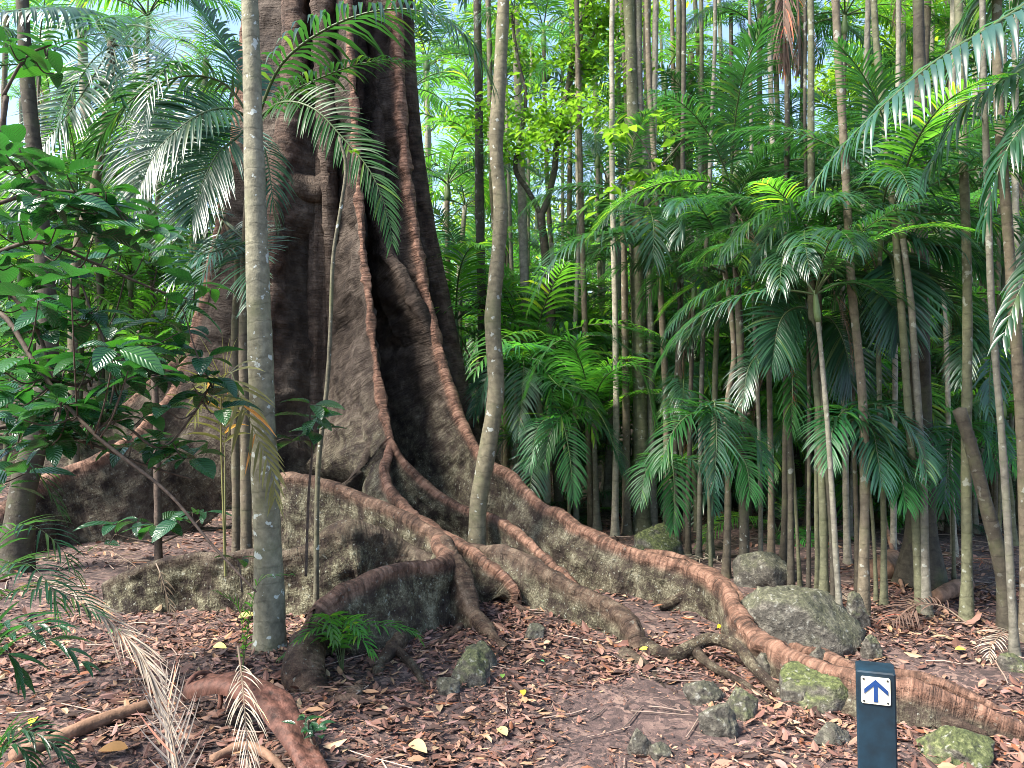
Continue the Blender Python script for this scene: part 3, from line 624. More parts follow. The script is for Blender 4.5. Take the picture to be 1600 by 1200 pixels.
def herofrond(rt, pts, seed, matk='frond', name='frond', **kw):
    b = frond([P(*q) - np.array(rt.location) for q in pts], seed=seed, **kw); return b.build(name, [M[matk], M['rachis']], rt)
UP = -140
# ---- trees near the fig
t1 = palm((425, 1012), [(421, 900), (408, 600), (398, 300), (388, 0), (384, -180)], 47, 'grey', 'pale lichen spotted palm trunk standing in front of the fig at left', 1, 0, lichen=1.0, flare=1.15, topw=.46, cat='palm'); t1.children[0].color = (.215, .20, .14, 1)
t2 = palm((383, 862), [(384, 700), (383, 480), (392, 230), (396, 185)], 17, 'brown', 'thin palm just behind the lichen spotted trunk, its green fronds hanging over the fig', 2, 0, depth=6.2, lichen=.2)
HF = dict(nl=56, r0=.012); FC = (0, -.9, .45)
herofrond(t2, [(398, 195, 6.2), (440, 100, 6.0), (520, 40, 5.8), (610, 14, 5.6), (690, 28, 5.4), (745, 80, 5.3), (765, 125, 5.3)], 1, ll=.55, w=.034, droop=1.9, nl=44, r0=.014, lift=.1)
herofrond(t2, [(398, 195, 6.2), (455, 145, 6.05), (530, 110, 5.9), (590, 95, 5.8), (645, 98, 5.75)], 2, ll=.30, w=.03, droop=1.6, nl=30)
herofrond(t2, [(398, 190, 6.2), (440, 160, 5.9), (490, 170, 5.75), (535, 215, 5.7), (580, 270, 5.65), (607, 340, 5.65), (612, 378, 5.65)], 3, 'frond_light', ll=.33, w=.022, droop=.7, nv=FC, tint=(.45, .55, .6), **HF)
herofrond(t2, [(395, 190, 6.2), (360, 170, 6.0), (310, 180, 5.8), (250, 230, 5.7), (215, 300, 5.6)], 4, ll=.48, w=.024, droop=.6, nv=FC, **HF)
herofrond(t2, [(395, 190, 6.2), (370, 215, 6.0), (340, 240, 5.9), (315, 290, 5.8), (300, 345, 5.7)], 5, ll=.55, w=.026, droop=.5, nv=FC, **HF)
herofrond(t2, [(395, 190, 6.2), (350, 130, 6.1), (280, 120, 6.0), (200, 160, 5.9), (140, 240, 5.9)], 9, ll=.5, w=.026, droop=1.3, **HF)
herofrond(t2, [(395, 185, 6.2), (375, 110, 6.3), (330, 40, 6.4), (290, -10, 6.5)], 6, ll=.45, w=.028, droop=.8, **HF)
herofrond(t2, [(397, 200, 6.2), (415, 240, 6.0), (425, 300, 5.9), (430, 350, 5.9)], 8, ll=.3, w=.02, droop=1.2, nl=24)
t3 = palm((368, 862), [(370, 700), (368, 520), (372, 400), (350, 335)], 13, 'brown', 'thinnest palm stem left of the lichen spotted trunk, topped by a small bright crown', 3, 0, depth=6.5, lichen=.1)
herofrond(t3, [(350, 345, 6.5), (385, 375, 6.2), (345, 390, 5.8), (300, 405, 5.6), (265, 445, 5.5)], 11, ll=.32, w=.018, droop=.5, nl=44, nv=FC)
herofrond(t3, [(350, 345, 6.5), (390, 385, 6.1), (385, 415, 5.8), (395, 455, 5.6), (390, 475, 5.6)], 12, ll=.42, w=.02, droop=.5, nl=44, nv=FC)
herofrond(t3, [(350, 340, 6.5), (320, 335, 6.2), (280, 350, 6.0), (255, 390, 5.9)], 13, ll=.35, w=.024, droop=.9, nl=34)
herofrond(t3, [(350, 340, 6.5), (330, 400, 6.4), (300, 480, 6.3), (290, 540, 6.3)], 14, ll=.4, w=.024, droop=.9, nl=34)
t4 = palm((115, 760), [(118, 430), (148, 290), (170, 160), (176, 60)], 17, 'brown', 'dark leaning palm trunk above the shrub at left', 4, 0, depth=8.8, lichen=.1)
herofrond(t4, [(176, 70, 8.8), (200, 40, 7.5), (265, 55, 6.3), (272, 85, 5.9), (235, 140, 5.6), (225, 195, 5.55)], 21, ll=.46, w=.023, droop=.45, nl=62, lift=.05, nv=FC)
herofrond(t4, [(176, 65, 8.8), (140, 20, 7.5), (80, 12, 6.3), (0, 20, 5.6), (-40, 30, 5.4)], 22, ll=.42, w=.036, droop=2.4, nl=40, lift=0)
herofrond(t4, [(176, 65, 8.8), (180, 30, 7.8), (150, 35, 6.6), (170, 70, 6.0), (185, 150, 5.8)], 23, ll=.45, w=.03, droop=1.2, nl=36)
herofrond(t4, [(176, 70, 8.8), (140, 100, 8.4), (100, 170, 8.2), (80, 260, 8.1)], 24, ll=.5, w=.028, droop=.9, nl=36)
herofrond(t4, [(176, 70, 8.8), (230, 80, 8.5), (290, 130, 8.3), (330, 220, 8.2)], 25, ll=.55, w=.03, droop=.9, nl=54)
herofrond(t4, [(176, 70, 8.8), (240, 150, 8.3), (280, 230, 8.1), (300, 330, 8.0)], 27, ll=.6, w=.03, droop=.5, nl=54, nv=FC)
herofrond(t4, [(176, 70, 8.8), (120, 160, 8.3), (60, 240, 8.1), (30, 330, 8.0)], 28, ll=.6, w=.03, droop=.6, nl=54, nv=FC)
herofrond(t4, [(176, 70, 8.8), (190, 130, 8.6), (200, 220, 8.4), (215, 330, 8.3)], 26, ll=.6, w=.03, droop=.5, nl=54, nv=FC)
t5 = palm((20, 835), [(35, 770), (52, 700), (70, 620), (75, 500), (60, 300), (40, 100), (30, UP)], 40, 'dark', 'mossy leaning tree trunk at the left edge before the left buttress', 5, 0, name='rainforest_tree', cat='tree', depth=6.9, lichen=.2, topw=.35, group=None)
t7 = palm((744, 848), [(747, 800), (756, 740), (770, 660), (776, 600), (770, 500), (776, 420), (783, 330), (776, 230), (784, 100), (788, 0), (790, UP)], 30, 'grey', 'crooked pale grey tree rising from the roots in front of the right buttress', 7, 0, name='rainforest_tree', cat='tree', depth=6.45, lichen=.8, topw=.6, flare=1.1, group=None); t7.children[0].color = (.165, .145, .095, .6)
# sapling vine in front of the trunk
t6 = palm((492, 912), [(494, 850), (496, 760), (500, 700), (512, 600), (519, 500), (524, 400), (535, 320), (541, 260), (530, 215)], 9, 'pale', 'slender bare sapling stem before the dark fig trunk', 6, 0, name='sapling', cat='sapling', depth=5.4, lichen=1.0, topw=.55, group=None); t6.children[0].color = (.125, .115, .08, 1)
b = MB(); g0 = P(541, 250, 5.4) - np.array(t6.location)
for k, (px, py) in enumerate(((560, 245), (572, 240), (548, 238), (566, 228), (556, 252))):
    d = nrm(P(px, py, 5.2) - P(545, 235, 5.4)); leaves(b, P(545 + k * 3, 235, 5.35) - np.array(t6.location), d, (0, 0, 1), .08, .035, 4, .3, .2, (1.6, 1.7, .6))
b.build('foliage', M['tree_leaf'], t6)

# ---- right hand forest: trunk table  (base), [points up], width px, tone, crown n, crown scale, dead, label
TAB = [
 ((756, 800), [(755, 600), (750, 300), (745, 0), (744, UP)], 19, 'dark', 6, 1.2, 0, 'dark straight palm directly right of the fig trunk'),
 ((792, 780), [(790, 600), (775, 400), (766, 200), (762, UP)], 13, 'brown', 6, 1.2, 0, 'thin brown palm half hidden behind the crooked grey tree'),
 ((672, 700), [(671, 500), (669, 300), (668, 110)], 11, 'pale', 7, 1.2, 0, 'pale palm seen in the gap just right of the fig'),
 ((836, 790), [(834, 600), (838, 560)], 8, 'moss', 9, .75, 0, 'small palm with low crown right of the crooked grey tree'),
 ((872, 797), [(868, 650), (864, 520), (862, 380)], 12, 'pale', 0, 1, 0, 'mottled pale trunk under the forked leafy tree'),
 ((934, 828), [(930, 700), (928, 640), (925, 630)], 12, 'grey', 10, .8, 0, 'low palm whose drooping crown hangs left of the thick trunk cluster'),
 ((962, 838), [(961, 600), (958, 300), (956, 0), (955, UP)], 12, 'pale', 6, 1.1, 0, 'straight light brown palm left of the thick trunk cluster'),
 ((981, 835), [(979, 700), (976, 430), (972, 330)], 15, 'brown', 5, .9, 1, 'brown trunk tucked behind the left of the thick trunk cluster'),
 ((1003, 833), [(1000, 600), (994, 350), (988, 150), (984, 0), (983, UP)], 23, 'moss', 7, 1.3, 0, 'thickest mossy trunk of the cluster in the middle'),
 ((1020, 833), [(1017, 600), (1009, 300), (1000, 130), (994, UP)], 16, 'grey', 6, 1.2, 0, 'second trunk of the middle cluster pressed to the thickest one'),
 ((1043, 835), [(1038, 600), (1026, 350), (1014, 120), (1010, UP)], 13, 'brown', 6, 1.1, 0, 'third trunk of the middle cluster leaning left'),
 ((1058, 850), [(1056, 650), (1066, 420), (1067, 180), (1068, UP)], 9, 'dark', 6, 1.0, 1, 'thin dark palm right of the middle cluster'),
 ((1075, 868), [(1076, 700), (1080, 560), (1085, 470)], 9, 'dark', 7, .8, 1, 'short dark palm behind the green boulder'),
 ((1094, 872), [(1096, 700), (1099, 520), (1110, 300), (1115, 120), (1118, UP)], 8, 'grey', 6, .9, 0, 'thin grey palm right of the green boulder'),
 ((1110, 874), [(1112, 720), (1118, 560), (1125, 460), (1130, 380)], 12, 'moss', 8, .9, 0, 'mossy palm with its crown in the middle of the right canopy'),
 ((1135, 902), [(1136, 780), (1134, 640), (1146, 560), (1140, 470), (1132, 420)], 13, 'brown', 7, .85, 0, 'brown palm with a wavy bend below its crown'),
 ((1163, 908), [(1162, 760), (1158, 560), (1150, 400), (1145, 330)], 17, 'dark', 8, 1.0, 1, 'dark palm rising left of the dark angular boulder'),
 ((1204, 872), [(1203, 760), (1200, 600), (1203, 470)], 10, 'brown', 9, .9, 1, 'brown palm behind the dark angular boulder'),
 ((1222, 884), [(1226, 760), (1228, 640), (1226, 540)], 12, 'dark', 9, .9, 2, 'dark trunk right of the dark angular boulder with dead fronds hanging'),
 ((1238, 924), [(1236, 760), (1230, 560), (1229, 300), (1228, 0), (1228, UP)], 10, 'dark', 6, 1.0, 2, 'tall thin dark palm rising right of the large boulder'),
 ((1262, 932), [(1262, 800), (1263, 600), (1260, 300), (1259, 80), (1259, UP)], 7, 'dark', 6, .8, 0, 'pencil thin palm above the large boulder'),
 ((1277, 924), [(1276, 760), (1277, 600), (1277, 500)], 8, 'moss', 10, 1.0, 0, 'thin palm with a wide bluish crown at mid height'),
 ((1289, 942), [(1288, 800), (1282, 650), (1270, 500), (1268, 400), (1266, UP)], 15, 'moss', 6, 1.0, 0, 'stout mossy palm behind the right end of the large boulder'),
 ((1303, 946), [(1298, 800), (1288, 640), (1282, 540), (1278, 430)], 8, 'dark', 7, .8, 1, 'thin dark stem crossing in front of the stout mossy palm'),
 ((1315, 992), [(1310, 900), (1298, 700), (1284, 560), (1278, 500)], 10, 'grey', 8, .85, 0, 'slender leaning palm whose foot stands nearest behind the large boulder'),
 ((1338, 936), [(1336, 800), (1332, 640), (1330, 500), (1328, 360)], 8, 'brown', 7, .9, 2, 'thin brown palm with shaggy dead skirt'),
 ((1352, 962), [(1350, 820), (1344, 620), (1330, 440), (1318, 200), (1306, 0), (1302, UP)], 18, 'brown', 6, 1.1, 0, 'tall brown palm standing just behind the arrow post'),
 ((1383, 946), [(1382, 800), (1375, 650), (1372, 500), (1375, 390)], 11, 'moss', 9, 1.0, 0, 'mossy palm with broad crown right of the tall brown palm'),
 ((1437, 960), [(1430, 800), (1420, 640), (1410, 500), (1385, 200), (1370, 40), (1362, UP)], 15, 'moss', 6, 1.0, 0, 'left palm of the leaning pair before the dark flared tree'),
 ((1450, 962), [(1444, 800), (1434, 640), (1424, 480), (1410, 370)], 16, 'grey', 8, .95, 0, 'right palm of the leaning pair before the dark flared tree'),
 ((1511, 972), [(1512, 800), (1512, 600), (1506, 380), (1500, 150), (1496, 0), (1495, UP)], 19, 'moss', 6, 1.0, 0, 'straight mossy palm standing alone at the right'),
 ((1586, 1024), [(1578, 850), (1566, 650), (1550, 450), (1542, 200), (1538, 0), (1536, UP)], 14, 'grey', 5, .8, 0, 'foremost slender palm near the right edge'),
 ((1604, 1000), [(1600, 800), (1592, 600), (1576, 350), (1562, 150), (1556, UP)], 22, 'brown', 5, .9, 0, 'brown palm cut by the right edge of the view'),
 ((1600, 850), [(1596, 650), (1590, 450), (1588, 200), (1590, UP)], 14, 'pale', 6, 1.1, 0, 'pale distant trunk at the right edge'),
 ((900, 815), [(899, 600), (905, 350), (908, 150), (910, UP)], 8, 'pale', 6, 1.1, 0, 'pale thin trunk between the forked tree and the light brown palm'),
 ((1190, 900), [(1186, 700), (1176, 420), (1172, 200), (1168, UP)], 7, 'grey', 6, .9, 1, 'grey thread thin trunk between the two darkest palms of the centre right'),
 ((1398, 880), [(1396, 700), (1400, 460), (1404, 200), (1404, UP)], 9, 'pale', 6, 1.1, 1, 'pale trunk left of the dark flared tree'),
 ((1490, 870), [(1484, 700), (1478, 520), (1470, 400)], 9, 'pale', 8, 1.0, 0, 'pale short palm between the leaning pair and the lone mossy palm'),
 ((1325, 880), [(1322, 700), (1316, 500), (1310, 330)], 10, 'pale', 7, 1.0, 2, 'pale palm behind the shaggy thin brown one'),
 ((1484, 830), [(1480, 730), (1478, 690)], 11, 'dark', 9, .6, 1, 'dwarf palm with crown low over the litter at right'),
]
for k, (bs, up, wp, tone, nc, cs, dd, lab) in enumerate(TAB):
    wp = wp if wp < 11 or k == 8 else wp * .86; nc = min(nc, 7)
    if up[-1][1] == UP and k % 9: nc, dd = 0, 0                       # crowns far above the picture
    PALMS.append(palm(bs, up, wp, tone, lab, 40 + k, nc, cs * .80, dd, light=.2))
# leaning tree and the dark flared tree at right
palm((1578, 985), [(1568, 900), (1540, 780), (1520, 700), (1500, 640)], 24, 'dark', 'broken leaning brown trunk without crown at the right', 90, 0, name='tree_trunk', cat='dead tree', lichen=.1, topw=.8, group=None)
palm((1441, 915), [(1441, 860), (1440, 780), (1438, 600), (1436, 300), (1436, UP)], 40, 'dark', 'dark reddish tree with flared base behind the leaning palm pair', 91, 0, name='rainforest_tree', cat='tree', lichen=0, flare=2.2, topw=.3, group=None)
# nearby right palm out of frame whose fronds reach in
t9 = palm((1760, 1050), [(1745, 600), (1730, 200), (1700, -60)], 40, 'brown', 'palm beyond the right edge whose broad drooping fronds reach into the upper right', 92, 0)
y9 = float(t9.location[1])
HB = dict(w=.038, nl=40, r0=.014)
herofrond(t9, [(1700, -70, y9), (1590, 15, 4.3), (1470, 90, 4.2), (1380, 165, 4.1), (1320, 225, 4.1), (1268, 290, 4.1)], 41, ll=.42, droop=2.6, lift=0, tint=(1.5, 1.25, 1.7), **HB)
herofrond(t9, [(1700, -70, y9), (1650, 60, 4.4), (1580, 120, 4.3), (1510, 165, 4.3), (1455, 260, 4.3)], 42, ll=.42, droop=2.0, lift=.05, **HB)
herofrond(t9, [(1700, -70, y9), (1680, 80, 4.2), (1620, 170, 4.1), (1570, 240, 4.05), (1540, 340, 4.05)], 43, ll=.40, droop=1.8, lift=.1, **HB)
herofrond(t9, [(1700, -70, y9), (1640, -60, 4.8), (1560, -20, 5), (1500, 40, 5.1)], 44, ll=.4, droop=1.5, lift=.1, **HB)
herofrond(t9, [(1700, -60, y9), (1690, 250, 4.4), (1640, 380, 4.1), (1595, 450, 4.0), (1570, 520, 3.95)], 45, ll=.36, droop=1.0, lift=.1, **HB)
# hero fronds on some of the table palms (crowns the photograph shows large)
cl = PALMS[9]; yc = float(cl.location[1])
def hf(i, pts, seed, **kw):
    kw = dict(dict(nl=54, ll=.48, w=.024, droop=1.1), **kw); herofrond(PALMS[i], pts, seed, **kw)
y_ = lambda i: float(PALMS[i].location[1])
hf(8, [(1000, 350, y_(8) - .1), (985, 362, 8.0), (930, 368, 7.7), (880, 390, 7.5), (850, 430, 7.4), (832, 475, 7.4)], 61, ll=.52, w=.03, droop=1.5)
hf(8, [(1000, 350, y_(8) - .1), (1010, 325, 7.8), (1018, 335, 7.2), (1022, 365, 6.9), (1020, 400, 6.8)], 62, nv=FC, ll=.62, w=.03, droop=.5, lift=.05, nl=48)
hf(8, [(1000, 350, y_(8) - .1), (960, 380, 7.9), (930, 400, 7.8), (915, 450, 7.8)], 63, ll=.36)
hf(14, [(1130, 380, y_(14)), (1130, 330, 7.0), (1190, 300, 6.8), (1230, 312, 6.7), (1255, 352, 6.6)], 64, droop=1.8)
hf(14, [(1130, 380, y_(14)), (1110, 340, 7.0), (1075, 340, 6.9), (1060, 372, 6.8)], 65, droop=1.4)
hf(16, [(1145, 335, y_(16)), (1200, 350, 6.4), (1270, 358, 6.3), (1320, 390, 6.2), (1345, 440, 6.2)], 66, droop=1.8)
hf(15, [(1132, 425, y_(15)), (1110, 415, 6.5), (1160, 420, 6.4), (1200, 455, 6.3), (1215, 510, 6.3)], 67, droop=1.2)
hf(21, [(1277, 495, y_(21)), (1262, 450, 5.9), (1300, 432, 5.7), (1330, 450, 5.6), (1345, 500, 5.6)], 68, droop=1.0)
hf(21, [(1277, 495, y_(21)), (1250, 480, 5.9), (1220, 500, 5.8), (1205, 570, 5.7)], 69, nv=FC, droop=.7, ll=.4)
hf(21, [(1277, 495, y_(21)), (1300, 500, 5.9), (1320, 540, 5.8), (1330, 600, 5.8)], 70, droop=.6, nv=FC)
hf(27, [(1375, 385, y_(27)), (1400, 370, 5.7), (1440, 380, 5.6), (1500, 390, 5.6), (1535, 420, 5.6)], 71, droop=2.0)
hf(27, [(1375, 385, y_(27)), (1390, 400, 5.7), (1400, 450, 5.6), (1402, 530, 5.6)], 72, nv=FC, droop=.7)
hf(27, [(1375, 385, y_(27)), (1440, 440, 5.7), (1480, 470, 5.7), (1520, 530, 5.7)], 73, droop=1.2)
hf(22, [(1282, 660, y_(22)), (1310, 655, 5.6), (1360, 665, 5.5), (1400, 710, 5.4), (1420, 760, 5.4)], 74, droop=1.2, ll=.4)
hf(3, [(838, 560, y_(3)), (870, 600, 7.6), (915, 620, 7.4), (945, 660, 7.3), (960, 700, 7.3)], 75, droop=1.2)
hf(5, [(925, 630, y_(5)), (900, 540, 8.0), (940, 525, 7.8), (980, 545, 7.7)], 76, droop=1.4, ll=.36)
hf(39, [(1478, 690, y_(39)), (1482, 680, 8.0), (1482, 720, 7.4), (1480, 780, 7.2)], 77, nv=FC, droop=.4, ll=.42, lift=.05)
def skirt(i, px, py, hang, n, seed):
    yy_ = y_(i); r_ = np.random.default_rng(seed)
    for k in range(n):
        dx = r_.uniform(-26, 26); herofrond(PALMS[i], [(px, py, yy_ - .03), (px + dx * .7, py + 5, yy_ - .12), (px + dx, py + hang * .5, yy_ - .16), (px + dx * .9, py + hang * r_.uniform(.85, 1.1), yy_ - .14)], seed * 10 + k, 'frond_dead', 'dead_frond', nl=22, ll=.34, w=.013, droop=1.6, spread=.4, rcol=(.16, .10, .07), ragged=.3)
skirt(19, 1228, -20, 130, 3, 81); 
# lower arching fronds between the trunks
LT = dict(matk='frond_light', tint=(.55, .75, .9), ll=.42, w=.026)
hf(5, [(925, 632, y_(5)), (905, 560, 7.6), (880, 530, 7.4), (845, 560, 7.3), (825, 610, 7.3)], 201, droop=1.2, **LT)
hf(5, [(925, 632, y_(5)), (945, 590, 7.6), (985, 570, 7.3), (1010, 600, 7.2), (1020, 650, 7.2)], 202, droop=1.2, **LT)
hf(5, [(925, 632, y_(5)), (890, 640, 7.6), (862, 670, 7.4), (850, 720, 7.3)], 203, droop=.7, nv=FC, **LT)
hf(3, [(838, 560, y_(3)), (815, 540, 7.4), (785, 560, 7.2), (770, 620, 7.2)], 204, droop=1.0, **LT)
CAN = [(60, 120, 11, 1.3), (230, 40, 11.5, 1.3), (320, 250, 11, 1.2), (120, 330, 10.8, 1.2), (30, 430, 10.8, 1.1), (205, 440, 11.2, 1.0), (700, 300, 11, 1.1), (720, 425, 10.5, .9), (712, 520, 9.8, .9), (815, 545, 10.5, .9), (850, 60, 13, 1.3), (905, 160, 13, 1.2), (935, 250, 12, 1.1), (880, 440, 11.5, 1.0), (1040, 130, 11.5, 1.1), (1095, 215, 10, 1.1), (1150, 150, 12, 1.2),
       (1185, 60, 10.5, 1.1), (1255, 60, 11, 1.2), (1320, 40, 9.5, 1.1), (1225, 250, 11, 1.2), (1340, 235, 10.5, 1.2), (1420, 270, 9.5, 1.1), (1490, 340, 9.0, 1.0), (1560, 250, 8.5, 1.0), (1440, 150, 14, 1.3), (1535, 90, 9.5, 1.1), (1585, 420, 9.5, .9),
       (1060, 520, 10.5, .9), (1110, 640, 9.5, .8), (1190, 560, 8.8, .9), (1260, 640, 8.6, .8), (1440, 500, 9.0, .9), (1530, 560, 9.2, .9), (1400, 620, 9.0, .8), (990, 560, 11.0, .9), (640, 150, 13, 1.2), (790, 130, 14, 1.3), (905, 560, 12, .9), (1340, 480, 10, .95), (1080, 640, 8.7, .7), (1150, 660, 8.9, .75), (1230, 700, 8.4, .65), (1000, 690, 10, .75), (880, 690, 10, .75), (822, 640, 9.6, .75), (1335, 650, 8.3, .7), (1382, 740, 9.2, .6), (1520, 690, 8.6, .65), (1568, 640, 8.0, .6), (925, 745, 10.5, .65), (1050, 745, 10.2, .65), (1170, 770, 9.6, .6), (760, 640, 10, .7), (1290, 730, 9.4, .6)]
WH = ['behind the left shrub', 'in the gap right of the fig', 'behind the crooked grey tree', 'around the forked leafy tree', 'above the middle trunk cluster', 'over the dark boulder', 'above the large boulder', 'above the arrow post', 'at the right edge']
for k, (px, py, y, sc_) in enumerate(CAN):
    gz = float(G((px - 800) / F * y, y)); gpy = 600 + (CAMH - gz) / y * F; r_ = np.random.default_rng(600 + k); dx = r_.normal(0, 14)
    hgt = 'high' if py < 200 else 'mid height' if py < 400 else 'low' if py < 610 else 'knee high'; w_ = WH[int(np.searchsorted([500, 740, 820, 960, 1090, 1210, 1310, 1480], px))]
    palm((px + dx, gpy), [(px + dx * .8, (gpy * 2 + py) / 3), (px + dx * .2, (gpy + 2 * py) / 3), (px, py + 12)], r_.uniform(7, 11), r_.choice(['grey', 'pale', 'brown', 'moss']), f'feathery {hgt} crowned palm {w_}', 600 + k, 9, sc_ * (.80 if py < 330 else .85 if py < 470 else 1.15), 1 if k % 4 == 0 else 0, light=.35 if py < 320 else .2 if py < 470 else .6, depth=y, group=f'{hgt} crowned palms {w_}')
print('palms', len(PALMS))

# ---- low arching palms between the trunks
LOW = [(1112, 900, 6.7, [((1100, 640), [(1085, 600), (1130, 612), (1180, 642), (1205, 695)]), ((1100, 640), [(1075, 612), (1050, 642), (1038, 695)]), ((1100, 640), [(1108, 590), (1120, 640), (1122, 720)]), ((1100, 640), [(1130, 650), (1165, 690), (1178, 740)])], 'slim low palm with arching fronds between the green boulder and the dark angular one'),
       (1250, 920, 6.3, [((1226, 640), [(1242, 612), (1275, 622), (1302, 682)]), ((1226, 640), [(1205, 615), (1172, 640), (1160, 700)]), ((1226, 640), [(1230, 600), (1238, 660), (1236, 740)])], 'slim low palm with arching fronds above the large grey boulder'),
       (1368, 960, 5.7, [((1352, 640), [(1365, 612), (1395, 622), (1428, 672), (1436, 720)]), ((1352, 640), [(1330, 620), (1302, 648), (1290, 705)]), ((1352, 640), [(1358, 610), (1366, 660), (1372, 740)]), ((1352, 640), [(1380, 660), (1404, 710), (1410, 770)])], 'slim low palm with arching fronds beside the tall brown palm behind the post'),
       (1490, 930, 6.2, [((1482, 690), [(1500, 660), (1540, 672), (1562, 725)]), ((1482, 690), [(1462, 664), (1432, 682), (1415, 742)]), ((1482, 690), [(1484, 660), (1482, 710), (1480, 785)])], 'slim low palm with fan like front frond left of the lone mossy palm'),
       (1558, 960, 5.9, [((1560, 570), [(1540, 545), (1512, 570), (1500, 640)]), ((1560, 570), [(1580, 548), (1605, 580), (1620, 650)]), ((1560, 570), [(1556, 545), (1548, 600), (1545, 680)])], 'slim low palm with drooping fronds near the right edge'),
       (890, 830, 8.2, [((880, 650), [(868, 615), (840, 630), (822, 690)]), ((880, 650), [(905, 615), (945, 632), (968, 700)]), ((880, 650), [(884, 615), (890, 670), (890, 740)]), ((880, 650), [(850, 660), (830, 710), (826, 760)])], 'slim low palm with arching fronds under the forked leafy tree'),
       (800, 800, 8.6, [((806, 610), [(790, 580), (765, 600), (752, 660)]), ((806, 610), [(830, 585), (858, 610), (872, 670)]), ((806, 610), [(812, 580), (816, 640), (815, 700)])], 'slim low palm with arching fronds just right of the crooked grey tree'),
       (1060, 850, 7.4, [((1048, 720), [(1035, 690), (1010, 710), (1000, 760)]), ((1048, 720), [(1070, 692), (1100, 712), (1116, 770)]), ((1048, 720), [(1050, 690), (1054, 740), (1052, 800)])], 'slim low palm with arching fronds right behind the green boulder')]
for k, (bx, by, yy_, frs, lab) in enumerate(LOW):
    dy = (35, -70, 20, 10, -40, 40, -20, 25)[k]; frs = [((c_[0], c_[1] + dy), [(a + (n_ - 1) * 6 * ((k % 3) - 1), b_ + dy) for n_, (a, b_) in enumerate(p_)]) for c_, p_ in frs]
    (cx_, cy_) = frs[0][0]; t = palm((bx, by), [((bx + cx_) / 2 + 3, (by + cy_) / 2), (cx_, cy_ + 4)], 6, 'moss', lab, 1300 + k, 0, depth=yy_, group='low arching palms between the trunks')
    for q, (c_, pts) in enumerate(frs): herofrond(t, [(*c_, yy_)] + [(a, b_, yy_ - .12 * (n_ + 1)) for n_, (a, b_) in enumerate(pts)], 1300 + 10 * k + q, 'frond_light' if (k + q) % 2 else 'frond', ll=(.36, .30, .33)[k % 3], w=.018, nl=40, droop=1.0, ragged=.12, gap=.06, tint=(.5, .70, 1.0) if (k + q) % 2 else (1.2, 1.25, 1.3), r0=.009, nv=FC if q >= 2 else (0, 0, 1))

# ---------------------------------------------------------------- distant palms: a few kinds, copied
def crown_mesh(seed, n, sc, nl=20, light=False):
    rg = np.random.default_rng(seed); b = MB()
    for k in range(n):
        e0 = 70 - 80 * (k / n) + rg.normal(0, 6); f = frond(generic_rachis(e0, e0 - 75, 1.75 * sc * rg.uniform(.85, 1.1), sway=rg.normal(0, .25)), nl, .46 * sc, .045 * sc, 1.1, seed * 31 + k, .014, K=3)
        a = k * 2.399 + rg.normal(0, .2); ca, sa = math.cos(a), math.sin(a); Rm = np.array([[ca, sa, 0], [-sa, ca, 0], [0, 0, 1]])
        for V, Fq, c, m in zip(f.v, f.f, f.c, f.m):
            b.v.append(V @ Rm); b.f.append(Fq + b.n); b.c.append(c); b.uv.append(np.zeros((len(V), 2))); b.m.append(m)
        b.n += f.n
    return b.mesh('crown', [M['frond_light'] if light else M['frond'], M['rachis']])
CM = [crown_mesh(300 + k, 9 + k % 3, 1.0 + .12 * (k % 3), light=(k % 2 == 1)) for k in range(7)]
def trunk_mesh(seed, h, r):
    z = np.linspace(-.1, h, 22); rg = np.random.default_rng(seed); s = z / h
    p = np.stack([rg.normal(0, .12) * np.sin(s * 3 + rg.uniform(0, 6)) , rg.normal(0, .12) * np.sin(s * 2.5 + rg.uniform(0, 6)), z], 1); p[:, :2] -= p[0, :2]
    b = MB(); tube(b, p, r * (1 - .25 * s) * (1 + .4 * np.exp(-z / (4 * r))), 8, wob=.05, seed=seed); return b.mesh('trunk', M['trunk']), p[-1]
TM = []
for k, (h, r) in enumerate(((3.2, .05), (4.6, .06), (6.2, .065), (8.0, .075), (10, .085), (2.2, .05), (1.0, .05), (7, .06))): TM.append(trunk_mesh(500 + k, h, r))
FARL = ['slender distant palm crowding behind the nearer trunks', 'short distant palm with its crown below eye level height', 'tall distant palm whose trunk runs up into the canopy']
rg = np.random.default_rng(91); cnt = 0; spots = []
tries = 0
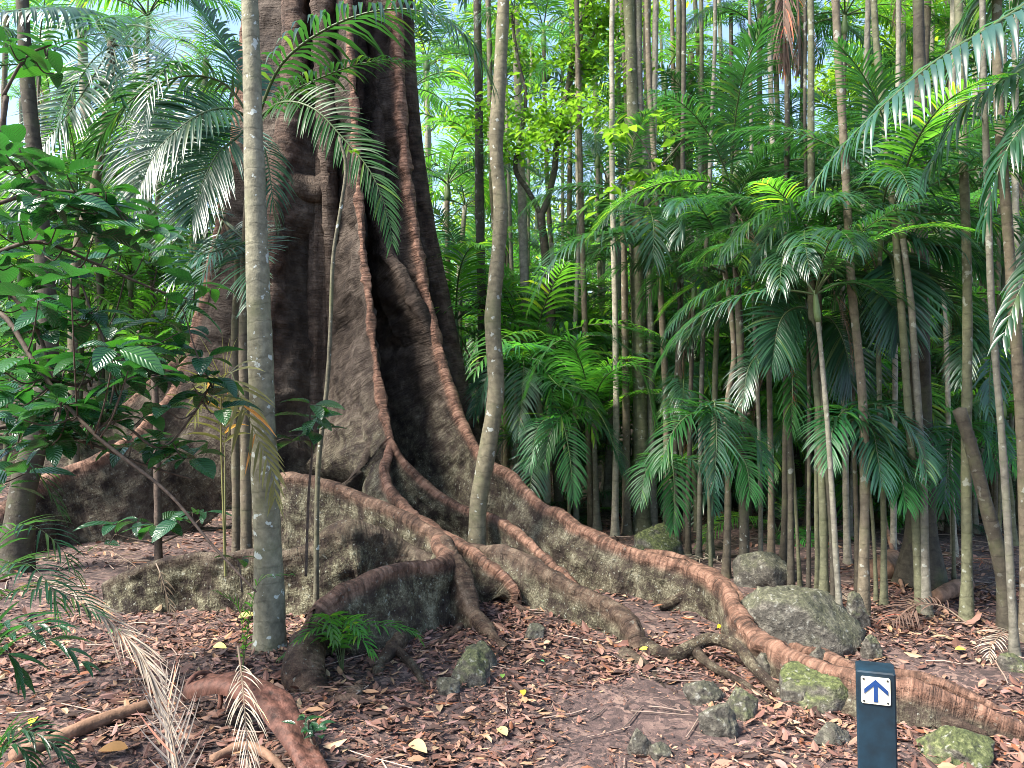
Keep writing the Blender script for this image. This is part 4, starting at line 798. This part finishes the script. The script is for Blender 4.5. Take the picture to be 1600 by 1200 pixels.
while cnt < 318 and tries < 9000:
    tries += 1
    y = 9.2 + 22 * rg.random() ** 1.25; px = rg.uniform(-100, 440) if cnt < 48 else rg.uniform(-60, 1680) if rg.random() < .5 else rg.uniform(640, 1680)
    if cnt >= 275: y = rg.uniform(8.6, 13.5); px = rg.uniform(800, 1640)
    x = (px - 800) / F * y
    if (x - FX) ** 2 / 2.2 ** 2 + (y - FY) ** 2 / 2.2 ** 2 < 1: continue
    if px < 640 and y < 10.8: continue
    if cnt < 48 and y > 20: continue
    if any((x - a) ** 2 + (y - b_) ** 2 < .16 for a, b_ in spots): continue
    spots.append((x, y)); far = y > 15
    r = rg.random()
    ti = (7 if r < .6 else 2) if cnt >= 275 else (5 if r < .20 else 6 if r < .36 else 0 if r < .56 else 1 if r < .74 else 2 if r < .84 else 7 if r < .90 else 3 if r < .97 else 4)
    h = TM[ti][0]; tip = TM[ti][1]; z = float(G(x, y))
    lab = FARL[1] if ti in (5, 6, 0) else FARL[2] if ti in (3, 4, 7) else FARL[0]
    o = empty('distant_palm', (x, y, z), lab, 'palm', 'distant palms, ' + ('short' if ti in (5, 6, 0) else 'tall' if ti in (3, 4, 7) else 'mid height'))
    o.rotation_euler = (rg.normal(0, .03), rg.normal(0, .03), rg.uniform(0, 6.28)); sc = rg.uniform(.85, 1.2); o.scale = (sc * .6, sc * .6, sc * 1.15) if cnt >= 275 else (sc, sc, sc)
    t = bpy.data.objects.new('trunk', h); COL.objects.link(t); t.parent = o; tone = np.array(TONE[rg.choice(['grey', 'pale', 'pale', 'brown', 'dark', 'moss'])]); t.color = (*(tone * rg.uniform(.9, 1.3)), .2)
    c = bpy.data.objects.new('crown', CM[int(rg.integers(0, 7))]); COL.objects.link(c); c.parent = o; c.location = tuple(tip); k_ = .40 if cnt >= 275 else .48 if ti in (2, 3, 4, 7) else .9; c.scale = (k_, k_, k_)
    cnt += 1

# ---------------------------------------------------------------- broad-leaved trees
def limb_paths(rg, p0, d0, ln, n=7, wig=.25, up=.1):
    p = [np.array(p0, float)]; d = nrm(np.array(d0, float))
    for k in range(n): d = nrm(d + rg.normal(0, wig, 3) + np.array([0, 0, up])); p.append(p[-1] + d * ln / n)
    return np.array(p)
def foliage(b, rg, centers, rad, n, L, squash=.6):
    c = centers[rg.integers(0, len(centers), n)]; q = rg.normal(0, 1, (n, 3)); q = nrm(q) * rad * rg.random((n, 1)) ** .45; q[:, 2] *= squash
    a = rg.uniform(0, 6.283, n); d = np.stack([np.cos(a), np.sin(a), rg.normal(-.35, .3, n)], 1); up = np.stack([rg.normal(0, .5, n), rg.normal(0, .5, n), np.ones(n)], 1)
    ll = L * rg.uniform(.6, 1.3, n); col = np.array([1, 1, 1]) * rg.uniform(.65, 1.4, (n, 1)) * np.array([1, 1, .8]) 
    leaves(b, c + q, d, up, ll, ll * .48, 2, .5, .25, col, [.2, 1, .02])
def broadleaf(seed, h, r, leafn, L, clump, mat_, lean=(0, 0), low=.35):
    rg = np.random.default_rng(seed); tr = limb_paths(rg, (0, 0, -.2), (lean[0], lean[1], 1), h, 12, .07, .25)
    b = MB(); tube(b, curve(tr, 40), np.linspace(r, r * .25, 40) * (1 + .7 * np.exp(-np.linspace(0, h, 40) / (4 * r))), 10, wob=.08, seed=seed); cen = []
    for k in range(15):
        f = rg.uniform(low, 1); base = tr[min(12, int(f * 12))]; a = k * 2.4 + rg.normal(0, .3); ln = h * rg.uniform(.12, .26)
        lp = limb_paths(rg, base, (math.cos(a), math.sin(a), rg.uniform(.1, .7)), ln, 7, .22, .05); tube(b, curve(lp, 16), np.linspace(r * .35, r * .06, 16), 6); cen += list(lp[3:])
        for q in range(2):
            l2 = limb_paths(rg, lp[3 + q], rg.normal(0, 1, 3) * (1, 1, .4), ln * .5, 5, .25, .05); tube(b, curve(l2, 10), np.linspace(r * .15, r * .04, 10), 5); cen += list(l2[2:])
    tm = b.mesh('trunk', M['trunk']); b = MB(); foliage(b, rg, np.array(cen), clump, int(leafn * .6), L); return tm, b.mesh('crown', mat_)
BT = [broadleaf(700 + k, h, .16, 5200, .24, .9, M['far_leaf'], low=lo) for k, (h, lo) in enumerate(((13, .15), (17, .2), (11, .05), (20, .25)))]
rg = np.random.default_rng(17); TL = ['bright yellow green tree far behind the palms, its leaves lit against the sky', 'leafy tree far back on the rising ground behind the palms']
for k in range(11):
    y = rg.uniform(26, 46); px = rg.uniform(-150, 1750) if k > 8 else rg.uniform(650, 1650); x = (px - 800) / F * y; q = int(rg.integers(0, 4))
    o = empty('rainforest_tree', (x, y, float(G(x, y))), TL[0 if y < 32 else 1], 'tree', 'broad leaved trees behind the palms, ' + ('nearer' if y < 32 else 'farther')); o.rotation_euler[2] = rg.uniform(0, 6.28); sc = rg.uniform(.85, 1.15); o.scale = (sc,) * 3
    for nm, me in zip(('trunk', 'crown'), BT[q]):
        c = bpy.data.objects.new(nm, me); COL.objects.link(c); c.parent = o
        if nm == 'trunk': c.color = (*(np.array(TONE['grey']) * rg.uniform(.8, 1.4)), .2)
# forked leafy tree in the middle distance
def tree_from_px(name, label, cat, limbs, seed, tone, leaf, depth, n, L, clump, lichen=.2, mtl='tree_leaf', extra=None):
    b0 = P(*limbs[0][0][0][:2], depth); g = float(G(b0[0], depth)); loc = np.array([b0[0], depth, g]); rt = empty(name, loc, label, cat); rg = np.random.default_rng(seed)
    b = MB(); cen = []
    for pts, w0, w1, lf in limbs:
        q = [P(a[0], a[1], depth + (a[2] if len(a) > 2 else 0)) - loc for a in pts]; c = curve(q, .06); c = c + .02 * np.stack([fbm(np.stack([c[:, 2] * 2, c[:, 0], c[:, 2] * 0 + k], -1), seed + k, 3) for k in range(3)], 1); k = depth / F * .5
        if pts is limbs[0][0]: c[0, 2] = -.05
        tube(b, c, np.linspace(w0 * k, w1 * k, len(c)), 10, wob=.08, seed=seed)
        if lf:
            for i_ in range(int(len(c) * .25), len(c), 5):
                l2 = limb_paths(rg, c[i_], rg.normal(0, 1, 3) * (1, 1, .5), rg.uniform(.4, 1.0), 5, .25, 0); tube(b, l2, np.linspace(w1 * k * .5, w1 * k * .12, 6), 5); cen += list(l2[1:])
    o = b.build('trunk', M['trunk'], rt); o.color = (*TONE[tone], lichen)
    b = MB(); foliage(b, rg, np.array(cen), clump, n, L, .7); b.build('crown', M[mtl], rt); return rt
tree_from_px('rainforest_tree', 'forked dark tree with small bright leaves left of centre, its fork above the fallen palms', 'tree',
    [([(876, 800), (868, 620), (860, 480), (852, 390), (846, 335)], 17, 13, 0), ([(846, 338), (826, 296), (806, 262), (815, 215), (820, 150), (806, 80), (800, 20)], 9, 4, 1),
     ([(846, 340), (862, 290), (872, 220), (884, 140), (902, 60), (924, -20), (935, -80)], 11, 5, 1), ([(884, 140), (925, 60), (950, 0)], 6, 3, 1), ([(868, 240), (900, 180), (935, 160)], 5, 2, 1)], 801, 'dark', None, 9.3, 4200, .085, .30)
tree_from_px('rainforest_tree', 'thin stemmed tree with large lime green leaves in front of the middle trunk cluster', 'tree',
    [([(1070, 850), (1064, 600), (1058, 420), (1040, 330), (1022, 260)], 7, 4, 0), ([(1022, 262), (1005, 225), (985, 200)], 3, 1.5, 1), ([(1024, 266), (1050, 235), (1065, 215)], 3, 1.5, 1), ([(1035, 310), (1000, 275), (965, 262)], 3, 1.5, 1)], 803, 'dark', None, 8.1, 170, .17, .12)
tree_from_px('rainforest_tree', 'crooked dark branched tree with open crown high at the upper right', 'tree',
    [([(1466, 800), (1464, 500), (1462, 250), (1465, 120)], 18, 14, 0), ([(1465, 122), (1440, 90), (1420, 60), (1430, 10), (1440, -60)], 10, 6, 1), ([(1465, 122), (1480, 80), (1500, 20), (1510, -60)], 10, 6, 1), ([(1425, 70), (1380, 95), (1330, 105), (1316, 80)], 6, 3, 1), ([(1440, 92), (1400, 40), (1360, 10)], 6, 3, 1)], 805, 'brown', None, 14, 3800, .13, .5, mtl='far_leaf')

# far wood on the hillside behind everything: one mass
b = MB(); rg = np.random.default_rng(5); n = 26000
y = rg.uniform(40, 64, n); x = rg.uniform(-.75, .75, n) * y; h = np.where(rg.random(n) < .86, 8.0, 19.0); z = G(x, y) + h * rg.random(n) ** 1.15
keep = vnoise(np.stack([x * .22, y * .22, z * .22], -1), 77) > -.02 + .05 * (z - 4); x, y, z = x[keep], y[keep], z[keep]; n = len(x)
a = rg.uniform(0, 6.283, n); ll = rg.uniform(.4, .85, n)
leaves(b, np.stack([x, y, z], 1), np.stack([np.cos(a), np.sin(a), rg.normal(-.3, .4, n)], 1), np.stack([rg.normal(0, .6, n), rg.normal(0, .6, n), np.ones(n)], 1), ll, ll * .5, 2, .4, .25, rg.uniform(.5, 1.1, (n, 1)) * np.array([1, 1, .8]), [.2, 1, .02])
tag(b.build('far_wood', M['far_leaf']), 'hazy green mass of forest far beyond the last palms', 'far wood', kind='stuff')

# ---------------------------------------------------------------- low palms, seedlings and undergrowth
for k, (px, py, sc, lab) in enumerate(((1215, 800, .55, 'trunkless palm clump low between the trunks at centre right'), (1100, 745, .6, 'trunkless palm spreading behind the middle trunk cluster'), (1340, 760, .6, 'trunkless palm behind the tall brown trunk at right'), (900, 770, .5, 'trunkless palm left of the low drooping crown'),
                                       (1550, 760, .6, 'trunkless palm between the last trunks at right edge'), (1435, 790, .5, 'small trunkless palm behind the dark flared tree'), (700, 720, .6, 'trunkless palm just right of the fig buttress'), (60, 640, .7, 'trunkless palm on the slope at far left'), (180, 620, .6, 'trunkless palm on the slope behind the left buttress'), (1180, 745, .6, 'trunkless palm in the gap behind the dark centre right palms'))):
    c = onground(px, py + 40); rt = empty('young_palm', c, lab, 'young palm', 'young palms without trunks'); crown(rt, (0, 0, .05), 8, sc * 1.2, 900 + k, .3, hi=7)
def seedling(px, py, label, frs, seed, depth=None, m='frond_light', **kw):
    c = onground(px, py) if depth is None else P(px, py, depth); rt = empty('palm_seedling', c, label, 'palm seedling')
    for k, pts in enumerate(frs): herofrond(rt, pts, seed + k, m, **dict(dict(nl=13, ll=.13, w=.016, droop=1.0, r0=.0035, start=.3), **kw))
    return rt
c0 = onground(535, 1052); yy = float(c0[1])
seedling(535, 1052, 'green palm seedling drooping over the front buttress slab', [
    [(535, 1052, yy), (528, 1000, yy - .02), (500, 980, yy - .1), (468, 1000, yy - .2)], [(535, 1052, yy), (535, 985, yy), (545, 968, yy - .1), (565, 990, yy - .2)], [(535, 1052, yy), (545, 990, yy), (590, 978, yy - .05), (640, 985, yy - .05), (655, 1000, yy - .05)],
    [(535, 1052, yy), (520, 975, yy), (515, 965, yy - .15), (522, 1000, yy - .25)], [(535, 1052, yy), (540, 1000, yy), (560, 995, yy - .15), (580, 1020, yy - .2)], [(535, 1052, yy), (515, 1000, yy), (480, 1005, yy - .02), (445, 1025, yy - .05)]], 1001, m='frond_light', ll=.16, w=.021, nl=14)
yl = 3.2
seedling(-40, 1130, 'bright green palm seedling reaching in at the left edge', [
    [(-40, 1130, yl), (-20, 1020, yl), (30, 992, yl), (90, 1005, yl), (128, 1035, yl)], [(-40, 1130, yl), (-20, 1040, yl), (10, 1020, yl), (30, 1060, yl)], [(-40, 1130, yl), (-20, 1000, yl), (20, 975, yl), (85, 980, yl)]], 1011, depth=3.2, m='broad', ll=.24, w=.045, nl=7, droop=.8)
seedling(-20, 1260, 'fine leaved palm seedling in the bottom left corner', [
    [(-20, 1260, 2.9), (0, 1160, 2.9), (40, 1142, 2.9), (85, 1165, 2.9), (110, 1195, 2.9)], [(-20, 1260, 2.9), (0, 1180, 2.9), (30, 1165, 2.9), (50, 1210, 2.9)]], 1021, depth=2.9, m='broad', ll=.15, w=.018, nl=16)
seedling(-30, 990, 'dark fine leaved palm seedling over the litter at the left edge', [
    [(-30, 990, 4.2), (-10, 860, 4.2), (40, 820, 4.1), (90, 850, 4.0), (120, 900, 4.0)], [(-30, 990, 4.2), (-5, 900, 4.1), (40, 880, 4.0), (80, 920, 3.9), (95, 980, 3.9)], [(-30, 990, 4.2), (-20, 780, 4.2), (20, 720, 4.2), (60, 740, 4.2), (95, 800, 4.2)], [(-30, 990, 4.2), (10, 930, 4.1), (90, 925, 4.0), (150, 960, 3.9)]], 1025, depth=4.2, m='frond', ll=.26, w=.018, nl=18)
ys = float(onground(376, 1075)[1])
seedling(376, 1075, 'thin upright palm seedling before the foot of the lichen spotted trunk', [
    [(376, 1075, ys), (385, 1000, ys), (396, 935, ys), (410, 905, ys), (452, 898, ys)], [(376, 1075, ys), (380, 1010, ys), (372, 950, ys), (340, 925, ys)]], 1031, ll=.11, w=.012, nl=14)
y3 = float(onground(497, 925)[1])
seedling(497, 935, 'tiny palm seedling beside the sapling stem on the mossy root', [[(497, 935, y3), (505, 910, y3), (520, 908, y3), (530, 920, y3)], [(497, 935, y3), (500, 905, y3), (515, 900, y3 - .1), (520, 912, y3 - .1)]], 1041, ll=.06, nl=8, w=.01)
# yellowing palm frond hanging beside the lichen spotted trunk
yf = 4.45
palm_y = empty('young_palm', onground(352, 1000), 'half dead young palm, its yellowing fronds hanging left of the lichen spotted trunk', 'young palm')
herofrond(palm_y, [(352, 900, 5.0), (345, 640, 4.9), (358, 580, yf + .1), (375, 620, yf), (400, 680, yf), (425, 735, yf), (430, 775, yf)], 1051, 'frond_yellow', ll=.36, w=.024, nl=24, droop=.6, nv=(0, -.9, .3), start=.45, rcol=(.25, .24, .09), r0=.008)
herofrond(palm_y, [(352, 900, 5.0), (350, 650, 5.0), (340, 590, 4.8), (320, 600, 4.7), (305, 650, 4.7)], 1052, 'frond_yellow', ll=.26, w=.02, nl=20, droop=.9, nv=(0, -.9, .3), start=.5, rcol=(.2, .2, .08), r0=.006)

# dead fronds on the ground
def fallen(pts, label, seed, matk='frond_bleached', **kw):
    p0 = P(*pts[0]); rt = empty('fallen_frond', p0, label, 'fallen frond')
    herofrond(rt, pts, seed, matk, **dict(dict(nl=24, ll=.26, w=.009, droop=.5, r0=.006, rcol=(.18, .13, .09), start=.2, ragged=.3), **kw)); return rt
fallen([(60, 905, 4.9), (110, 920, 4.6), (165, 965, 4.2), (215, 1020, 3.75), (245, 1080, 3.5), (262, 1140, 3.3), (275, 1215, 3.1)], 'dry grey fallen frond arching across the litter at lower left', 1101, spread=.13, nl=50, ll=.55, w=.008, droop=.25, lift=.04)
fallen([(292, 1280, 2.95), (276, 1190, 3.05), (262, 1110, 3.15), (258, 1060, 3.25)], 'bleached frond with upright white leaflets at the bottom left', 1102, ll=.26, nl=13, spread=.6, droop=-.35, w=.008, lift=.15)
fallen([(372, 1010, 3.75), (378, 1060, 3.5), (384, 1130, 3.25), (392, 1230, 3.05)], 'pale dead frond hanging past the hollow palm sheath at the bottom', 1103, ll=.24, nl=26, spread=.4, droop=.9, w=.006)
fallen([(244, 880, 5.45), (252, 900, 5.4), (262, 935, 5.35), (270, 960, 5.3)], 'small dead frond draped over the low mossy root at left', 1104, 'frond_dead', ll=.14, nl=8, spread=.5, droop=.8, w=.011)
def fg(px, py, dz=.05): q = onground(px, py); return (px, py - dz * F / q[1], float(q[1]))
fallen([fg(1510, 985), fg(1470, 975, .12), fg(1430, 975, .12), fg(1395, 985, .06)], 'brown dead palm frond lying in a heap left of the lone mossy palm', 1105, 'frond_dead', ll=.30, nl=26, w=.013, droop=1.0)
fallen([fg(1590, 1000), fg(1570, 1008, .08), fg(1550, 1022, .06), fg(1545, 1035, .02)], 'pale fanned dead frond on the ground at the right edge', 1106, ll=.16, nl=18, w=.010, droop=.6)
fallen([fg(1150, 905), fg(1110, 900, .15), fg(1070, 905, .12), fg(1050, 912)], 'straw coloured dead frond behind the right root ridge', 1107, ll=.22, nl=18, w=.008)
fallen([fg(1330, 955), fg(1310, 940, .06), fg(1285, 942, .03)], 'small pale dead frond lying behind the large grey boulder', 1108, ll=.16, nl=14, w=.010)
fallen([fg(1480, 900), fg(1520, 890, .1), fg(1560, 900, .04)], 'dead frond lying on the slope behind the leaning broken trunk', 1109, 'frond_dead', ll=.3, nl=20, w=.012)
fallen([fg(1280, 850), fg(1320, 835, .1), fg(1370, 845, .04)], 'dead frond on the litter behind the shaggy palm', 1110, 'frond_dead', ll=.35, nl=20, w=.012)
fallen([fg(1090, 830), fg(1120, 815, .1), fg(1160, 820, .04)], 'dead frond on the litter behind the green boulder palms', 1111, 'frond_dead', ll=.35, nl=20, w=.012)
fallen([fg(90, 900), fg(140, 890, .2), fg(200, 905, .15), fg(240, 925, .05)], 'dark dead frond sprawled over the litter at left', 1112, 'frond_dead', ll=.25, nl=26, w=.008)
# fallen log, hollow sheath, sticks
def stick(pts, label, name='fallen_branch', m='log', cat='branch', seg=10):
    q = [(*fg(a, b_, d), r) for a, b_, d, r in pts]; p, r, s = curve([P(a, b_, c) for a, b_, c, _ in q], .03, [v[3] for v in q]); b = MB(); c = p[0].copy(); tube(b, p - c, r, seg, wob=.15, seed=len(label)); return tag(b.build(name, M[m], loc=c), label, cat)
stick([(20, 1190, .02, .03), (90, 1165, .03, .032), (160, 1135, .03, .033), (232, 1112, .03, .03)], 'reddish fallen branch lying at the bottom left')
stick([(1462, 945, .05, .05), (1490, 935, .07, .06), (1512, 925, .06, .05)], 'short pale log between the leaning pair and the lone mossy palm', 'fallen_log', cat='log')
stick([(1375, 905, .06, .10), (1395, 890, .08, .10)], 'pinkish stump like log beside the dark flared tree', 'fallen_log', cat='log')
stick([(330, 1195, .02, .018), (380, 1180, .04, .022), (420, 1192, .03, .018), (450, 1215, .01, .015)], 'greenish curved stick at the bottom beside the hollow sheath')
stick([(1380, 850, .3, .02), (1395, 890, .15, .018), (1412, 930, .02, .015)], 'thin dark branch leaning left of the dark flared tree')
b = MB(); yA = 3.75; ax = curve([P(318, 1092, 3.75), P(372, 1085, 3.68), P(422, 1110, 3.52), P(468, 1165, 3.35), P(500, 1230, 3.15)], 40); n = 40; T = nrm(np.gradient(ax, axis=0)); s = np.linspace(0, 1, n)
th = np.linspace(-2.3, 1.25, 22); sd = nrm(np.cross(T, (0, 0, 1.))); u2 = np.cross(sd, T); rr = .12 * (1 - .62 * s)
for k, off in enumerate((0, -.006)):
    V = ax[:, None] + (sd[:, None] * np.sin(th)[None, :, None] + u2[:, None] * np.cos(th)[None, :, None]) * ((rr[:, None] * (1 + .30 * fbm(np.stack([np.tile(s[:, None] * 4, (1, 22)), np.tile(th, (n, 1)), np.zeros((n, 22))], -1), 66, 3))) + off)[..., None]
    i, j = np.meshgrid(np.arange(n - 1), np.arange(21), indexing='ij'); q = np.stack([i * 22 + j, i * 22 + j + 1, (i + 1) * 22 + j + 1, (i + 1) * 22 + j], -1).reshape(-1, 4)
    b.add(V.reshape(-1, 3), q if k else q[:, ::-1])
lip = ax[0] + (sd[0] * np.sin(th)[:, None] + u2[0] * np.cos(th)[:, None]) * .118
tube(b, lip + T[0] * -.004, .012, 8)
tag(b.build('palm_sheath', M['sheath']), 'reddish hollow palm sheath curled open on the litter at lower left', 'palm sheath')

# single bright fallen leaves that stand out
for k, (px, py, l, c, lab) in enumerate(((1128, 985, .07, (.75, .62, .03), 'bright yellow fallen leaf by the right root'), (1014, 1022, .06, (.62, .50, .05), 'yellow leaf at the foot of the thick looping root'), (818, 1096, .075, (.62, .52, .05), 'yellow green fallen leaf in the middle of the path'), (372, 972, .13, (.50, .46, .16), 'long yellowish leaf beside the lichen spotted trunk'), (333, 1018, .10, (.55, .44, .14), 'curled pale yellow leaf between the trunk and the hollow sheath'),
                                         (55, 1132, .09, (.60, .50, .03), 'yellow leaf near the reddish branch at bottom left'), (200, 1180, .12, (.55, .35, .10), 'orange brown leaf at the bottom left'), (860, 1010, .06, (.55, .50, .30), 'pale cream leaf below the looping root in the middle'), (792, 1160, .10, (.30, .22, .12), 'large tan leaf upright at the bottom centre'), (640, 1172, .13, (.32, .20, .12), 'large tan leaf at the bottom left of centre'), (1492, 1022, .06, (.6, .5, .05), 'yellow leaf in the litter behind the right root'),
                                         (168, 997, .09, (.05, .22, .05), 'green fallen leaf on the litter at left'), (785, 1068, .06, (.14, .26, .05), 'green fallen leaf right of the rounded mossy stone'), (845, 1040, .03, (.05, .25, .06), 'tiny green leaf below the small dark stone'))):
    c0 = onground(px, py, .03); rgk = np.random.default_rng(k); a = rgk.uniform(0, 6.28); b = MB(); leaves(b, (0, 0, 0), (math.cos(a), math.sin(a), .25), (0, -.5, 1), l, l * .45, 6, .6, .35, c)
    tag(b.build('fallen_leaf', M['litter'], loc=c0), lab, 'leaf', 'bright leaves fallen on the litter')

# ---------------------------------------------------------------- broad-leaved shrubs at left
def shrub(name, label, branches, clusters, seed, depth, L=.2, nper=6, base=None, dvar=.25, cat='shrub'):
    rg = np.random.default_rng(seed); loc = base if base is not None else onground(*branches[0][0][0][:2]); rt = empty(name, loc, label, cat); b = MB(); nodes_ = []
    for pts, w0, w1 in branches:
        q = np.array([P(a[0], a[1], depth + (a[2] if len(a) > 2 else 0)) - loc for a in pts]); c = curve(q, .03); tube(b, c, np.linspace(w0, w1, len(c)) * depth / F * .5, 7, wob=.08, seed=seed); nodes_.append(c)
    allp = np.vstack(nodes_); lv = MB()
    for cl_ in clusters:
        px, py = cl_[:2]; k = cl_[2] if len(cl_) > 2 else nper; sc = cl_[3] if len(cl_) > 3 else 1.0
        c = P(px, py, depth + rg.normal(0, dvar)) - loc; nr = allp[np.argmin(np.linalg.norm(allp - c, axis=1))]
        mid = (nr + c) / 2 + np.array([0, 0, -.04]); tube(b, curve([nr, mid, c], 10), np.linspace(.0045, .0028, 10), 5)
        a = rg.uniform(0, 6.28) + np.arange(k) * 2.399; d = np.stack([np.cos(a), np.sin(a), rg.uniform(-.25, .65, k)], 1); ll = L * sc * rg.uniform(.6, 1.15, k)
        g = rg.uniform(.75, 1.25, (k, 1)); col = g * np.array([1, 1, 1]) * (1 + np.array([.5, .35, -.2]) * (rg.random((k, 1)) < .2))
        leaves(lv, c + d * .02, d, np.stack([rg.normal(0, .25, k), rg.normal(0, .25, k), np.ones(k)], 1), ll, ll * rg.uniform(.40, .52, k), 8, rg.uniform(.4, 1.3, k), .22, col)
    b.build('branches', M['twig'], rt); lv.build('foliage', M['broad'], rt); return rt
shrub('shrub', 'large glossy leaved shrub spreading dark branches across the left side', [
    ([(-60, 1000), (-40, 700), (-20, 460), (-10, 300), (10, 150)], 26, 8), ([(-30, 560), (0, 490, -.1), (70, 590, -.2), (150, 680, -.3), (260, 768, -.3), (330, 850, -.3), (400, 925, -.3)], 9, 3), ([(-40, 690), (20, 665, .1), (130, 690, .1), (230, 728, .1), (300, 748, .2)], 8, 3),
    ([(-20, 400), (60, 378), (150, 412, .2), (250, 455, .3), (330, 475, .4)], 7, 3), ([(70, 590, -.2), (130, 600), (165, 550), (140, 480), (120, 420)], 6, 2.5), ([(-10, 320), (60, 300), (120, 300), (170, 310)], 7, 3), ([(150, 680, -.3), (175, 620), (182, 540)], 5, 2.5), ([(5, 150), (40, 90), (80, 70)], 6, 3), ([(-15, 430), (50, 500), (100, 610), (190, 660), (250, 700), (300, 650), (330, 600)], 7, 3)],
    [(35, 85, 6), (75, 75, 6), (85, 115, 5), (15, 70, 5), (20, 250, 6), (15, 300, 6), (40, 265, 5), (60, 310, 6), (100, 320, 6), (130, 330, 5), (165, 300, 6), (200, 315, 6), (215, 345, 5), (160, 340, 5), (90, 350, 6), (130, 360, 6), (30, 350, 6), (70, 400, 5), (20, 415, 5), (130, 410, 6), (190, 395, 5), (225, 400, 5), (245, 420, 5), (100, 440, 6), (140, 490, 6), (115, 500, 5), (170, 510, 6), (40, 480, 6), (20, 530, 5), (70, 520, 6), (60, 470, 5),
     (180, 545, 6), (215, 555, 6), (230, 590, 5), (240, 540, 5), (190, 610, 6), (150, 640, 5), (200, 580, 5), (60, 620, 6), (30, 610, 5), (20, 650, 5), (80, 640, 5), (110, 560, 5), (305, 445, 4), (330, 450, 4), (285, 480, 4), (320, 560, 5), (300, 600, 6), (335, 590, 4), (330, 620, 5), (345, 640, 4), (270, 705, 6), (300, 715, 6), (250, 690, 4), (145, 590, 4), (260, 640, 4), (100, 580, 5), (45, 560, 5), (5, 580, 5)] + [(20, 700, 6), (60, 680, 6), (95, 700, 6), (40, 740, 5), (140, 680, 5), (180, 660, 6), (225, 650, 5), (205, 700, 5), (10, 760, 5), (240, 560, 5), (265, 580, 5), (280, 520, 5), (255, 500, 5)] + [(int(a), int(b_), 6) for a, b_ in zip(np.random.default_rng(8).uniform(-20, 255, 34), np.random.default_rng(9).uniform(230, 700, 34))], 1201, 3.9, L=.20, base=np.array([P(-60, 1000, 3.9)[0], 3.9, 0.0]))
ysa = float(onground(248, 885)[1])
shrub('sapling', 'straight dark sapling with a whorl of broad leaves near its foot at left', [([(248, 885), (246, 750), (244, 650), (240, 570)], 13, 9), ([(248, 850), (220, 845), (180, 835)], 4, 2), ([(248, 850), (290, 830), (320, 805)], 4, 2)],
      [(180, 820, 4, 1.25), (215, 815, 4, 1.2), (245, 820, 5, 1.2), (280, 815, 4, 1.2), (300, 800, 3), (160, 850, 3), (320, 800, 3), (240, 560, 5)], 1203, ysa, L=.22, dvar=.08, cat='sapling')
shrub('sapling', 'young sapling with big veined glossy leaves before the fig hollow', [([(478, 900), (482, 780), (488, 700), (484, 655), (488, 632)], 5, 3), ([(486, 690), (462, 680), (430, 690), (412, 692)], 3, 2)],
      [(488, 632, 5, 1.0), (490, 655, 5, 1.25), (492, 675, 4, 1.2), (465, 690, 4, 1.2), (415, 692, 4, .8)], 1207, 4.9, L=.19, dvar=.06, base=np.array([P(478, 900, 4.9)[0], 4.9, 0.]), cat='sapling')
shrub('sapling', 'tiny dark leaved sapling in front of the hollow sheath at the bottom', [([(490, 1200), (486, 1160), (482, 1125)], 3, 2)], [(482, 1125, 5), (490, 1140, 5), (470, 1135, 3), (500, 1150, 4)], 1211, float(onground(490, 1200)[1]), L=.07, dvar=.03, cat='sapling')
shrub('sapling', 'little two leaved sapling on the mossy root left of the lichen spotted trunk', [([(378, 925), (375, 890), (372, 876)], 3, 2)], [(372, 876, 4)], 1213, 4.6, L=.12, dvar=.01, base=np.array([P(378, 925, 4.6)[0], 4.6, 0.]), cat='sapling')
print('objects', len(bpy.data.objects))
